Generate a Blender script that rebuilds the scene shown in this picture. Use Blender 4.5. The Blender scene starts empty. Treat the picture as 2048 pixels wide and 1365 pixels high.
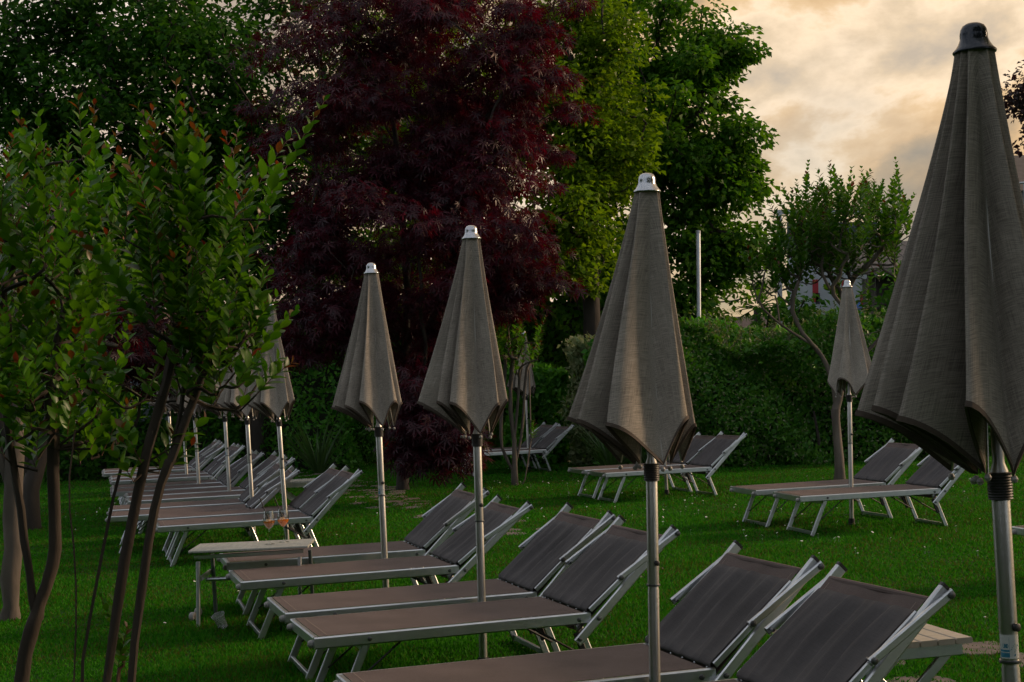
import bpy, bmesh, math, random
import numpy as np
from mathutils import Vector, Matrix, Euler
R = math.radians
random.seed(7); rng = np.random.default_rng(7)
sc = bpy.context.scene
COL = sc.collection

# ------------------------------------------------------------------ camera
CAMH, PITCH, ROLL, FPX = 1.462, 0.0257, 0.042, 3060.0
cam_d = bpy.data.cameras.new('camera'); cam = bpy.data.objects.new('camera', cam_d); COL.objects.link(cam)
cam_d.sensor_width = 36; cam_d.lens = FPX/2048*36; cam_d.clip_start = 0.05; cam_d.clip_end = 3000
cam.matrix_world = Matrix.Translation((0, 0, CAMH)) @ Matrix.Rotation(math.pi/2+PITCH, 4, 'X') @ Matrix.Rotation(-ROLL, 4, 'Z')
sc.camera = cam

# ------------------------------------------------------------------ world (evening cloud over a Nishita sky)
SUN_EL, SUN_AZ = R(19), R(74)            # azimuth measured from +Y (view direction) towards +X
sun_dir = Vector((math.cos(SUN_EL)*math.sin(SUN_AZ), math.cos(SUN_EL)*math.cos(SUN_AZ), math.sin(SUN_EL)))
W = bpy.data.worlds.new('World'); sc.world = W; W.use_nodes = True
nt = W.node_tree; nt.nodes.clear()
def wn(t, **k):
    n = nt.nodes.new(t)
    for a, b in k.items(): setattr(n, a, b)
    return n
def wl(a, b): nt.links.new(a, b)
out = wn('ShaderNodeOutputWorld'); bg = wn('ShaderNodeBackground'); wl(bg.outputs[0], out.inputs[0])
tc = wn('ShaderNodeTexCoord')
mp = wn('ShaderNodeMapping'); mp.inputs['Scale'].default_value = (1, 1, 1.7); mp.inputs['Location'].default_value = (0.37, 0.11, 0.55)
wl(tc.outputs['Generated'], mp.inputs[0])
n1 = wn('ShaderNodeTexNoise'); n1.inputs['Scale'].default_value = 6.4; n1.inputs['Detail'].default_value = 10; n1.inputs['Roughness'].default_value = .56; n1.inputs['Distortion'].default_value = .12
wl(mp.outputs[0], n1.inputs['Vector'])
def ramp(stops):
    r = wn('ShaderNodeValToRGB'); e = r.color_ramp.elements
    while len(e) > 1: e.remove(e[-1])
    e[0].position = stops[0][0]; e[0].color = (*stops[0][1], 1)
    for p, c in stops[1:]:
        x = e.new(p); x.color = (*c, 1)
    return r
warm = ramp([(.39, (.40, .305, .21)), (.455, (.56, .40, .24)), (.50, (.78, .525, .285)), (.545, (.90, .635, .37)), (.585, (1.10, .86, .60)), (.64, (.85, .66, .45)), (.70, (.62, .51, .39))])
cool = ramp([(.36, (.34, .38, .44)), (.48, (.50, .53, .58)), (.57, (.74, .75, .78)), (.66, (.92, .91, .90))])
wl(n1.outputs['Fac'], warm.inputs[0]); wl(n1.outputs['Fac'], cool.inputs[0])
dot = wn('ShaderNodeVectorMath', operation='DOT_PRODUCT'); wl(tc.outputs['Generated'], dot.inputs[0]); dot.inputs[1].default_value = (math.sin(SUN_AZ*.6), math.cos(SUN_AZ*.6), 0.05)
mr = wn('ShaderNodeMapRange', interpolation_type='SMOOTHSTEP'); mr.inputs[1].default_value = .15; mr.inputs[2].default_value = .80
wl(dot.outputs['Value'], mr.inputs[0])
mx = wn('ShaderNodeMix', data_type='RGBA'); wl(mr.outputs[0], mx.inputs[0]); wl(cool.outputs[0], mx.inputs[6]); wl(warm.outputs[0], mx.inputs[7])
sky = wn('ShaderNodeTexSky', sky_type='NISHITA'); sky.sun_disc = False; sky.sun_elevation = SUN_EL; sky.sun_rotation = SUN_AZ
sk = wn('ShaderNodeMix', data_type='RGBA', blend_type='MULTIPLY'); sk.inputs[0].default_value = 1; wl(sky.outputs[0], sk.inputs[6]); sk.inputs[7].default_value = (.09, .09, .09, 1)
n2 = wn('ShaderNodeTexNoise'); n2.inputs['Scale'].default_value = 2.3; n2.inputs['Detail'].default_value = 6; wl(mp.outputs[0], n2.inputs['Vector'])
cv = wn('ShaderNodeMapRange', interpolation_type='SMOOTHSTEP'); cv.inputs[1].default_value = .34; cv.inputs[2].default_value = .52; cv.inputs[3].default_value = .55; cv.inputs[4].default_value = 1.0
wl(n2.outputs['Fac'], cv.inputs[0])
m2 = wn('ShaderNodeMix', data_type='RGBA'); wl(cv.outputs[0], m2.inputs[0]); wl(sk.outputs[2], m2.inputs[6]); wl(mx.outputs[2], m2.inputs[7])
wl(m2.outputs[2], bg.inputs[0]); bg.inputs[1].default_value = 1.0

sd = bpy.data.lights.new('sun', 'SUN'); sun = bpy.data.objects.new('sun', sd); COL.objects.link(sun)
sd.energy = 3.0; sd.angle = R(9); sd.color = (1.0, .70, .44)
sun.rotation_euler = (-sun_dir).to_track_quat('-Z', 'Y').to_euler()
sc.view_settings.view_transform = 'Standard'; sc.view_settings.look = 'None'; sc.view_settings.gamma = 1
sc.view_settings.exposure = 0.0
sc.render.engine = 'CYCLES'
sc.cycles.adaptive_threshold = .03; sc.cycles.max_bounces = 6; sc.cycles.diffuse_bounces = 2; sc.cycles.glossy_bounces = 2; sc.cycles.transmission_bounces = 6; sc.cycles.transparent_max_bounces = 16

# ------------------------------------------------------------------ materials
MATS = {}
def M(name, col, rough=.6, metal=0., col2=None, nscale=8., bump=0., bscale=60., spec=.5, detail=4., coords='Object', stretch=None):
    if name in MATS: return MATS[name]
    m = bpy.data.materials.new(name); m.use_nodes = True; t = m.node_tree; b = t.nodes['Principled BSDF']
    b.inputs['Base Color'].default_value = (*col, 1); b.inputs['Roughness'].default_value = rough; b.inputs['Metallic'].default_value = metal
    b.inputs['Specular IOR Level'].default_value = spec
    c = t.nodes.new('ShaderNodeTexCoord'); vec = c.outputs[coords]
    if stretch:
        mp_ = t.nodes.new('ShaderNodeMapping'); mp_.inputs['Scale'].default_value = stretch; t.links.new(vec, mp_.inputs[0]); vec = mp_.outputs[0]
    if col2 is not None:
        n = t.nodes.new('ShaderNodeTexNoise'); n.inputs['Scale'].default_value = nscale; n.inputs['Detail'].default_value = detail; t.links.new(vec, n.inputs['Vector'])
        r = t.nodes.new('ShaderNodeMapRange'); r.inputs[1].default_value = .3; r.inputs[2].default_value = .7; t.links.new(n.outputs['Fac'], r.inputs[0])
        x = t.nodes.new('ShaderNodeMix'); x.data_type = 'RGBA'; t.links.new(r.outputs[0], x.inputs[0])
        x.inputs[6].default_value = (*col, 1); x.inputs[7].default_value = (*col2, 1); t.links.new(x.outputs[2], b.inputs['Base Color'])
        rr = t.nodes.new('ShaderNodeMapRange'); rr.inputs[3].default_value = max(.02, rough-.1); rr.inputs[4].default_value = min(1, rough+.12)
        t.links.new(n.outputs['Fac'], rr.inputs[0]); t.links.new(rr.outputs[0], b.inputs['Roughness'])
    if bump:
        n = t.nodes.new('ShaderNodeTexNoise'); n.inputs['Scale'].default_value = bscale; n.inputs['Detail'].default_value = 5; t.links.new(vec, n.inputs['Vector'])
        bp = t.nodes.new('ShaderNodeBump'); bp.inputs['Strength'].default_value = bump; bp.inputs['Distance'].default_value = .01
        t.links.new(n.outputs['Fac'], bp.inputs['Height']); t.links.new(bp.outputs[0], b.inputs['Normal'])
    MATS[name] = m; return m

def leafmat(name, a, b_, tr=.35, rough=.42, spec=.4, trcol=None):
    m = bpy.data.materials.new(name); m.use_nodes = True; t = m.node_tree; b = t.nodes['Principled BSDF']; o = t.nodes['Material Output']
    g = t.nodes.new('ShaderNodeNewGeometry'); x = t.nodes.new('ShaderNodeMix'); x.data_type = 'RGBA'
    t.links.new(g.outputs['Random Per Island'], x.inputs[0]); x.inputs[6].default_value = (*a, 1); x.inputs[7].default_value = (*b_, 1)
    oi = t.nodes.new('ShaderNodeObjectInfo'); h = t.nodes.new('ShaderNodeHueSaturation'); t.links.new(x.outputs[2], h.inputs['Color'])
    mr_ = t.nodes.new('ShaderNodeMapRange'); mr_.inputs[3].default_value = .7; mr_.inputs[4].default_value = 1.3; t.links.new(oi.outputs['Random'], mr_.inputs[0]); t.links.new(mr_.outputs[0], h.inputs['Value'])
    t.links.new(h.outputs[0], b.inputs['Base Color'])
    b.inputs['Roughness'].default_value = rough; b.inputs['Specular IOR Level'].default_value = spec
    tl = t.nodes.new('ShaderNodeBsdfTranslucent')
    y = t.nodes.new('ShaderNodeMix'); y.data_type = 'RGBA'; y.blend_type = 'MULTIPLY'; y.inputs[0].default_value = 1
    t.links.new(h.outputs[0], y.inputs[6]); y.inputs[7].default_value = (*(trcol or (1.5, 1.5, .7)), 1); t.links.new(y.outputs[2], tl.inputs[0])
    ms = t.nodes.new('ShaderNodeMixShader'); ms.inputs[0].default_value = tr
    t.links.new(b.outputs[0], ms.inputs[1]); t.links.new(tl.outputs[0], ms.inputs[2]); t.links.new(ms.outputs[0], o.inputs[0])
    MATS[name] = m; return m

def weave(name, a, b_, su, sv, bump=.25, rough=.85, lines=.5):
    """woven cloth in UV metres: long thin slubs along both thread directions"""
    m = bpy.data.materials.new(name); m.use_nodes = True; t = m.node_tree; b = t.nodes['Principled BSDF']
    uv = t.nodes.new('ShaderNodeTexCoord').outputs['UV']; fs = []
    for s in ((su, su/38, 1), (sv/38, sv, 1)):
        mp_ = t.nodes.new('ShaderNodeMapping'); mp_.inputs['Scale'].default_value = s; t.links.new(uv, mp_.inputs[0])
        n = t.nodes.new('ShaderNodeTexNoise'); n.inputs['Scale'].default_value = 1; n.inputs['Detail'].default_value = 2.5; n.inputs['Roughness'].default_value = .65; t.links.new(mp_.outputs[0], n.inputs['Vector']); fs.append(n.outputs['Fac'])
    ad = t.nodes.new('ShaderNodeMath'); ad.operation = 'ADD'; t.links.new(fs[0], ad.inputs[0]); t.links.new(fs[1], ad.inputs[1])
    r = t.nodes.new('ShaderNodeMapRange'); r.inputs[1].default_value = 1-lines*.5; r.inputs[2].default_value = 1+lines*.5; t.links.new(ad.outputs[0], r.inputs[0])
    x = t.nodes.new('ShaderNodeMix'); x.data_type = 'RGBA'; t.links.new(r.outputs[0], x.inputs[0]); x.inputs[6].default_value = (*a, 1); x.inputs[7].default_value = (*b_, 1)
    g = t.nodes.new('ShaderNodeTexNoise'); g.inputs['Scale'].default_value = 5; g.inputs['Detail'].default_value = 4
    t.links.new(t.nodes.new('ShaderNodeTexCoord').outputs['Object'], g.inputs['Vector'])
    gr = t.nodes.new('ShaderNodeMapRange'); gr.inputs[1].default_value = .3; gr.inputs[2].default_value = .7; gr.inputs[3].default_value = .85; gr.inputs[4].default_value = 1.12; t.links.new(g.outputs['Fac'], gr.inputs[0])
    h = t.nodes.new('ShaderNodeHueSaturation'); t.links.new(x.outputs[2], h.inputs['Color']); t.links.new(gr.outputs[0], h.inputs['Value'])
    t.links.new(h.outputs[0], b.inputs['Base Color']); b.inputs['Roughness'].default_value = rough; b.inputs['Specular IOR Level'].default_value = .2
    bp = t.nodes.new('ShaderNodeBump'); bp.inputs['Strength'].default_value = bump; bp.inputs['Distance'].default_value = .002; t.links.new(ad.outputs[0], bp.inputs['Height']); t.links.new(bp.outputs[0], b.inputs['Normal'])
    MATS[name] = m; return m

alum = M('brushed_aluminium', (.60, .62, .63), .33, 1.0, (.48, .50, .52), 14, bump=.05, bscale=90)
poleM = M('pole_aluminium', (.52, .51, .48), .36, 1.0, (.38, .38, .36), 12, bump=.05, bscale=70)
chrome = M('chrome', (.46, .47, .49), .22, 1.0); capD = M('cap_dark_reflection', (.030, .034, .042), .16, .6)  # nearest cap: chrome with its reflection of dark trees put into the colour
steel = M('bolt_steel', (.13, .135, .14), .35, .9)
black = M('black_plastic', (.012, .012, .013), .45, 0, (.02, .02, .02), 20)
grey_pl = M('grey_plastic', (.34, .33, .31), .5, 0, (.26, .25, .24), 30)
seatM = weave('seat_mesh_fabric', (.098, .074, .068), (.140, .108, .100), 900, 900, .35, .75, .5)
shadeM = weave('sunshade_fabric', (.068, .063, .065), (.100, .092, .093), 700, 700, .25, .75, .5)
canM = weave('umbrella_fabric', (.168, .150, .130), (.40, .358, .308), 430, 430, .3, .9, .42)
hemM = M('umbrella_hem', (.085, .062, .048), .85, 0, (.06, .045, .036), 80)
stitch = M('stitching', (.24, .19, .16), .8)
slatM = M('resin_slat', (.42, .37, .30), .5, 0, (.34, .30, .245), 6, bump=.06, bscale=50, stretch=(1, 8, 1))
slatG = M('weathered_slat', (.40, .40, .36), .55, 0, (.30, .31, .28), 6, bump=.06, bscale=50, stretch=(8, 1, 1))
barkA = M('myrtle_bark', (.050, .035, .024), .85, 0, (.020, .015, .011), 9, bump=.5, bscale=30, stretch=(1, 1, .25))
barkB = M('dark_bark', (.040, .032, .026), .9, 0, (.022, .018, .015), 8, bump=.7, bscale=24, stretch=(1, 1, .3))
barkC = M('pale_bark', (.13, .105, .085), .8, 0, (.06, .05, .042), 7, bump=.4, bscale=24, stretch=(1, 1, .35))
shootM = M('young_shoot', (.12, .045, .03), .6, 0, (.07, .05, .025), 10)
L_my = leafmat('myrtle_leaf', (.026, .112, .006), (.090, .210, .013), .45, .36, .30)
L_myr = leafmat('myrtle_young_leaf', (.12, .030, .012), (.10, .085, .018), .40, .35, .4, (1.6, .8, .5))
L_ma = leafmat('maple_leaf', (.016, .003, .009), (.046, .004, .012), .36, .40, .36, (2.8, .35, .8))
L_gr = leafmat('broad_leaf', (.022, .095, .005), (.080, .185, .012), .46, .5, .15)
L_yl = leafmat('yellow_green_leaf', (.085, .180, .005), (.180, .290, .012), .52, .5, .15)
L_dk = leafmat('dark_leaf', (.012, .060, .005), (.036, .105, .008), .38, .55, .10)
L_he = leafmat('hedge_leaf', (.022, .115, .009), (.080, .205, .018), .34, .42, .25)
L_lt = leafmat('laurel_leaf', (.025, .140, .010), (.080, .230, .018), .38, .4, .3)
L_va = leafmat('variegated_leaf', (.075, .13, .055), (.22, .24, .13), .28, .5, .3)
L_sp = leafmat('strap_leaf', (.022, .065, .018), (.06, .12, .035), .25, .4, .4)
L_pu = leafmat('purple_leaf', (.022, .014, .018), (.045, .022, .024), .28, .45, .3, (1.5, .8, .7))
grassM = leafmat('grass_blade', (.010, .095, .002), (.042, .185, .006), .32, .7, .1)
def dry_blades(m):
    t = m.node_tree; hs = next(n for n in t.nodes if n.type == 'HUE_SAT'); src = hs.inputs['Color'].links[0].from_socket; ge = next(n for n in t.nodes if n.type == 'NEW_GEOMETRY')
    mu = t.nodes.new('ShaderNodeMath'); mu.operation = 'MULTIPLY'; mu.inputs[1].default_value = 37.0; t.links.new(ge.outputs['Random Per Island'], mu.inputs[0]); fr = t.nodes.new('ShaderNodeMath'); fr.operation = 'FRACT'; t.links.new(mu.outputs[0], fr.inputs[0])
    c = t.nodes.new('ShaderNodeTexCoord'); n = t.nodes.new('ShaderNodeTexNoise'); n.inputs['Scale'].default_value = 1.0; n.inputs['Detail'].default_value = 7; t.links.new(c.outputs['Object'], n.inputs['Vector'])
    r = t.nodes.new('ShaderNodeMapRange'); r.inputs[1].default_value = .35; r.inputs[2].default_value = .7; r.inputs[3].default_value = .0; r.inputs[4].default_value = .45; t.links.new(n.outputs['Fac'], r.inputs[0])
    lt = t.nodes.new('ShaderNodeMath'); lt.operation = 'LESS_THAN'; t.links.new(fr.outputs[0], lt.inputs[0]); t.links.new(r.outputs[0], lt.inputs[1])
    x = t.nodes.new('ShaderNodeMix'); x.data_type = 'RGBA'; t.links.new(lt.outputs[0], x.inputs[0]); t.links.new(src, x.inputs[6]); x.inputs[7].default_value = (.060, .085, .014, 1); t.links.new(x.outputs[2], hs.inputs['Color'])
dry_blades(grassM)
flag = M('flagstone', (.165, .130, .112), .9, 0, (.085, .07, .062), 9, bump=.6, bscale=20)
petal = M('daisy_petal', (.62, .60, .54), .7)

# ------------------------------------------------------------------ object helpers
def tag(o, label=None, cat=None, group=None, kind=None):
    if label: o['label'] = label
    if cat: o['category'] = cat
    if group: o['group'] = group
    if kind: o['kind'] = kind
    return o
def thing(name, label, cat, loc=(0, 0, 0), rz=0., group=None):
    o = bpy.data.objects.new(name, None); COL.objects.link(o); o.location = loc; o.rotation_euler = (0, 0, rz); o.empty_display_size = .1
    return tag(o, label, cat, group)
def add(name, me, parent=None, mat=None):
    if mat is not None and not me.materials: me.materials.append(mat)
    o = bpy.data.objects.new(name, me); COL.objects.link(o)
    if parent is not None: o.parent = parent
    return o
def copy_tree(o, parent=None):
    c = o.copy(); COL.objects.link(c); c.parent = parent
    for ch in list(o.children): copy_tree(ch, c)
    return c
def mesh_np(name, V, F, mi=None, smooth=False, uv=None):
    """V (n,3) array, F (m,k) equal-sided faces"""
    V = np.asarray(V, np.float32); F = np.asarray(F, np.int32); k = F.shape[1]
    me = bpy.data.meshes.new(name); me.vertices.add(len(V)); me.vertices.foreach_set('co', V.ravel())
    me.loops.add(F.size); me.loops.foreach_set('vertex_index', F.ravel())
    me.polygons.add(len(F)); me.polygons.foreach_set('loop_start', np.arange(0, F.size, k, dtype=np.int32)); me.polygons.foreach_set('loop_total', np.full(len(F), k, np.int32))
    if mi is not None: me.polygons.foreach_set('material_index', np.asarray(mi, np.int32))
    if smooth: me.polygons.foreach_set('use_smooth', np.ones(len(F), bool))
    if uv is not None:
        l = me.uv_layers.new(name='UVMap'); l.data.foreach_set('uv', np.asarray(uv, np.float32)[F.ravel()].ravel())
    me.update(); me.validate(); return me
class MB:
    def __init__(s): s.v = []; s.f = []
    def quadgrid(s, P, close_u=False, close_v=False):
        """P: list of rows of points"""
        n, m = len(P), len(P[0]); o = len(s.v)
        for r in P: s.v += [tuple(p) for p in r]
        for i in range(n if close_u else n-1):
            for j in range(m if close_v else m-1):
                a, b = i, (i+1) % n; c, d = j, (j+1) % m
                s.f.append((o+a*m+c, o+a*m+d, o+b*m+d, o+b*m+c))
        return o
    def tube(s, pts, rad, n=8, caps=True):
        pts = [Vector(p) for p in pts]; rad = rad if hasattr(rad, '__len__') else [rad]*len(pts); rows = []
        up = Vector((0, 0, 1)); d0 = (pts[1]-pts[0]).normalized(); x = d0.cross(up)
        if x.length < 1e-3: x = Vector((1, 0, 0))
        x.normalize()
        for i, p in enumerate(pts):
            d = (pts[min(i+1, len(pts)-1)]-pts[max(i-1, 0)]).normalized(); x = (x-d*x.dot(d)).normalized(); y = d.cross(x)
            rows.append([p+(x*math.cos(2*math.pi*k/n)+y*math.sin(2*math.pi*k/n))*rad[i] for k in range(n)])
        o = s.quadgrid(rows, close_v=True)
        if caps:
            s.f.append(tuple(o+k for k in reversed(range(n)))); e = o+(len(pts)-1)*n; s.f.append(tuple(e+k for k in range(n)))
        return s
    def lathe(s, prof, n=20, c=(0, 0)):
        rows = [[(c[0]+r*math.cos(2*math.pi*k/n), c[1]+r*math.sin(2*math.pi*k/n), z) for k in range(n)] for r, z in prof]
        s.quadgrid(rows, close_v=True); return s
    def obar(s, p, q, w, h, up=(0, 0, 1), b=.003):
        """bar from p to q with section w (across) x h (towards up), chamfered long edges"""
        p, q = Vector(p), Vector(q); d = (q-p).normalized(); x = d.cross(Vector(up)).normalized(); y = x.cross(d).normalized()
        b = min(b, w*.3, h*.3); a, c = w/2, h/2
        sec = [(-a+b, -c), (a-b, -c), (a, -c+b), (a, c-b), (a-b, c), (-a+b, c), (-a, c-b), (-a, -c+b)]
        rows = [[P+x*i+y*j for i, j in sec] for P in (p, q)]
        o = s.quadgrid(rows, close_v=True); s.f.append(tuple(o+k for k in reversed(range(8)))); s.f.append(tuple(o+8+k for k in range(8))); return s
    def box(s, lo, hi):
        x0, y0, z0 = lo; x1, y1, z1 = hi; o = len(s.v)
        s.v += [(x0, y0, z0), (x1, y0, z0), (x1, y1, z0), (x0, y1, z0), (x0, y0, z1), (x1, y0, z1), (x1, y1, z1), (x0, y1, z1)]
        s.f += [tuple(o+i for i in q) for q in ((0, 3, 2, 1), (4, 5, 6, 7), (0, 1, 5, 4), (1, 2, 6, 5), (2, 3, 7, 6), (3, 0, 4, 7))]; return s
    def mesh(s, name, mat=None, smooth=False, angle=None):
        me = bpy.data.meshes.new(name); me.from_pydata([tuple(p) for p in s.v], [], s.f); me.update()
        if mat: me.materials.append(mat)
        if smooth: 
            me.polygons.foreach_set('use_smooth', np.ones(len(me.polygons), bool))
            if angle: me.set_sharp_from_angle(angle=R(angle))
        return me
def build(mb, name, mat, parent, smooth=False, angle=35): return add(name, mb.mesh(name, mat, smooth, angle), parent)

# ------------------------------------------------------------------ foliage helpers (numpy)
def nrm(a): return a/np.maximum(np.linalg.norm(a, axis=-1, keepdims=True), 1e-9)
def frames(axis, normal):
    a = nrm(axis); n = nrm(normal-a*np.sum(normal*a, -1, keepdims=True)); s = np.cross(n, a); return np.stack([s, a, n], -1)     # columns: side, axis, normal
def leaf_oval(fold=.25, curl=.25, n=4, w=.5):
    """oval leaf along +Y of length 1"""
    V = []; F = []
    for i in range(n+1):
        t = i/n; hw = w*.5*math.sin(math.pi*min(1, t*.94+.03))**.8 if 0 < i < n else .015
        z = -curl*t*t
        V += [(-hw, t, z+fold*hw), (0, t, z), (hw, t, z+fold*hw)]
    for i in range(n):
        o = i*3; F += [(o, o+1, o+4, o+3), (o+1, o+2, o+5, o+4)]
    return np.array(V), np.array(F)
def leaf_diamond(w=.5, fold=.2):
    V = np.array([(0, 0, 0), (w/2, .45, fold*w), (0, 1, -.08), (-w/2, .45, fold*w)]); return V, np.array([(0, 1, 2, 3)])
def leaf_maple(lobes=7):
    """palmate leaf: narrow pointed lobes, each a quad"""
    V = []; F = []; ang = [-125, -82, -42, 0, 42, 82, 125][:lobes]; ln = [.42, .72, .93, 1.0, .93, .72, .42]
    for a, l in zip(ang, ln):
        a = R(a); d = np.array((math.sin(a), math.cos(a))); s = np.array((math.cos(a), -math.sin(a))); o = len(V); c = np.array((0, .08))
        for p, z in ((c, 0), (c+d*l*.45+s*.085*l, .0), (c+d*l, -.16*l), (c+d*l*.45-s*.085*l, .0)): V.append((p[0], p[1], z))
        F.append((o, o+1, o+2, o+3))
    # join the lobes with a small centre so that the leaf is one island
    o = len(V); V.append((0, .16, .01)); 
    V = np.array(V); F = [list(f) for f in F]
    for f in F: f[0] = o
    return V, np.array(F)
def scatter(tmpl, pos, fr, scale):
    V, F = tmpl; n = len(pos); P = np.einsum('nij,vj->nvi', fr, V)*np.asarray(scale).reshape(-1, 1, 1)+pos[:, None, :]
    return P.reshape(-1, 3), (F[None]+(np.arange(n)*len(V))[:, None, None]).reshape(-1, F.shape[1])
def rand_unit(n, r=rng): return nrm(r.normal(size=(n, 3)))

def skeleton(base, trunk, targets, r_tip=.008, power=.46, step=.3, jit=.05, seed=0, sag=0.):
    """branches grown from a trunk polyline (with side limbs) to target points; returns list of (points, radii)"""
    g = np.random.default_rng(seed); nodes = []; par = []; cost = []
    for tr in trunk:
        prev = -1
        if nodes:
            prev = int(np.argmin([np.linalg.norm(np.array(tr[0])-q) for q in nodes]))
        for i, p in enumerate(tr):
            nodes.append(np.array(p, float)); par.append(prev); cost.append(0 if prev < 0 else cost[prev]+np.linalg.norm(nodes[-1]-nodes[prev])); prev = len(nodes)-1
    order = np.argsort([np.linalg.norm(np.array(t)-nodes[-1]) for t in targets]); ends = {}
    for k in order:
        t = np.array(targets[k], float); N = np.array(nodes); d = np.linalg.norm(N-t, axis=1)
        c = d*1.0+.25*np.array(cost)+np.where(N[:, 2] > t[2]+.3, .6*(N[:, 2]-t[2]), 0); j = int(np.argmin(c))
        n = max(1, int(d[j]/step)); prev = j; a = nodes[j].copy()
        for i in range(1, n+1):
            f = i/n; p = a+(t-a)*f; p = p+np.array((0, 0, 1.))*d[j]*(.16-sag)*math.sin(math.pi*f)+(g.normal(size=3)*jit*min(1, d[j]) if i < n else 0)
            nodes.append(p); par.append(prev); cost.append(cost[prev]+np.linalg.norm(p-nodes[prev])); prev = len(nodes)-1
        ends[k] = prev
    cnt = np.zeros(len(nodes)); ch = [[] for _ in nodes]
    for i, q in enumerate(par):
        if q >= 0: ch[q].append(i)
    for e in ends.values(): cnt[e] += 1
    for i in reversed(range(len(nodes))):
        if par[i] >= 0: cnt[par[i]] += cnt[i]
    rad = r_tip*np.maximum(cnt, 1)**power
    chains = []; stack = [(0, None)]
    while stack:
        s, pre = stack.pop(); pts = []; rr = []
        if pre is not None: pts.append(nodes[pre]); rr.append(rad[s])
        cur = s
        while True:
            pts.append(nodes[cur]); rr.append(rad[cur]); c = ch[cur]
            if not c: break
            m = max(c, key=lambda q: cnt[q])
            stack += [(q, cur) for q in c if q != m]; cur = m
        if len(pts) > 1: chains.append((pts, rr))
    return chains
def smooth_chain(pts, rr):
    P = np.array(pts); r = np.array(rr)
    for _ in range(2):
        if len(P) < 3: break
        Q = [P[0]]; q = [r[0]]
        for i in range(len(P)-1):
            Q += [P[i]*.75+P[i+1]*.25, P[i]*.25+P[i+1]*.75]; q += [r[i]*.75+r[i+1]*.25, r[i]*.25+r[i+1]*.75]
        Q.append(P[-1]); q.append(r[-1]); P = np.array(Q); r = np.array(q)
        break
    return P, r
def branches_mesh(chains, name, mat, flare=0., nside=6, smooth=True):
    mb = MB()
    for i, (p, r) in enumerate(chains):
        P, q = smooth_chain(p, r)
        if i == 0 and flare: q = q*(1+flare*np.exp(-np.arange(len(q))*1.0))
        if q.max() > .012:
            gg = np.random.default_rng(i+len(p)); k_ = gg.normal(size=len(q)); q = q*(1+.07*k_); P = P+gg.normal(size=P.shape)*q[:, None]*.14
        n = nside+4 if q[0] > .03 else nside if q[0] > .012 else 4
        mb.tube(P, list(q), n)
    return mb.mesh(name, mat, True, 60)
def clumps(targets, per, rad, flat, size, tmpl, mat, name, seed=1, droop=.3, up=.7, centre=None, sizevar=.35):
    """leaves scattered in flattened clumps round the twig ends"""
    g = np.random.default_rng(seed); T = np.repeat(np.array(targets), per, 0); n = len(T)
    rv = np.repeat(g.uniform(.6, 1.25, len(targets)), per)
    d = rand_unit(n, g)*(g.uniform(.1, 1, (n, 1))**.5)*rad*rv[:, None]; d[:, 2] *= flat; d[:, 2] -= droop*.35*np.hypot(d[:, 0], d[:, 1])
    pos = T+d
    ax = nrm(d*np.array((1, 1, .3)))+rand_unit(n, g)*.7; ax[:, 2] -= droop
    nn = np.array((0, 0, up))+rand_unit(n, g)*.75+nrm(d)*.35
    V, F = scatter(tmpl, pos, frames(ax, nn), size*(1+g.uniform(-sizevar, sizevar, n)))
    me = mesh_np(name, V, F); me.materials.append(mat); return me
def ellipsoid_targets(n, c, r, seed, shell=.45, zmin=None):
    g = np.random.default_rng(seed); d = rand_unit(n, g)*g.uniform(shell, 1, (n, 1)); p = np.array(c)+d*np.array(r)
    if zmin is not None: p[:, 2] = np.maximum(p[:, 2], zmin+g.uniform(0, .5, n))
    return p

# ------------------------------------------------------------------ ground
def at(px, py, d):
    """point seen at photo pixel (px,py) at forward distance d from the camera position"""
    a0, b0 = px-1024, py-682.5; a = a0*math.cos(ROLL)-b0*math.sin(ROLL); b = a0*math.sin(ROLL)+b0*math.cos(ROLL)
    F_ = Vector((0, math.cos(PITCH), math.sin(PITCH))); U_ = Vector((0, -math.sin(PITCH), math.cos(PITCH)))
    r = F_+Vector((1, 0, 0))*(a/FPX)-U_*(b/FPX); return Vector((0, 0, CAMH))+r*(d/r.y)
def lawn_mat():
    m = bpy.data.materials.new('lawn'); m.use_nodes = True; t = m.node_tree; b = t.nodes['Principled BSDF']
    c = t.nodes.new('ShaderNodeTexCoord').outputs['Object']
    def noise(s, d): n = t.nodes.new('ShaderNodeTexNoise'); n.inputs['Scale'].default_value = s; n.inputs['Detail'].default_value = d; t.links.new(c, n.inputs['Vector']); return n.outputs['Fac']
    a = noise(.9, 5); e = noise(45, 6)
    x = t.nodes.new('ShaderNodeMix'); x.data_type = 'RGBA'; t.links.new(e, x.inputs[0]); x.inputs[6].default_value = (.006, .022, .003, 1); x.inputs[7].default_value = (.026, .100, .006, 1)
    y = t.nodes.new('ShaderNodeMix'); y.data_type = 'RGBA'; r = t.nodes.new('ShaderNodeMapRange'); r.inputs[1].default_value = .48; r.inputs[2].default_value = .75; r.inputs[4].default_value = .5; t.links.new(a, r.inputs[0]); t.links.new(r.outputs[0], y.inputs[0])
    t.links.new(x.outputs[2], y.inputs[6]); y.inputs[7].default_value = (.040, .042, .014, 1); t.links.new(y.outputs[2], b.inputs['Base Color'])
    b.inputs['Roughness'].default_value = .95; b.inputs['Specular IOR Level'].default_value = .1
    bp = t.nodes.new('ShaderNodeBump'); bp.inputs['Strength'].default_value = .8; bp.inputs['Distance'].default_value = .03; t.links.new(e, bp.inputs['Height']); t.links.new(bp.outputs[0], b.inputs['Normal'])
    return m
gm = MB(); S = 600
gm.quadgrid([[(-S+2*S*i/12, -S+2*S*j/12, 0) for i in range(13)] for j in range(13)])
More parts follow.
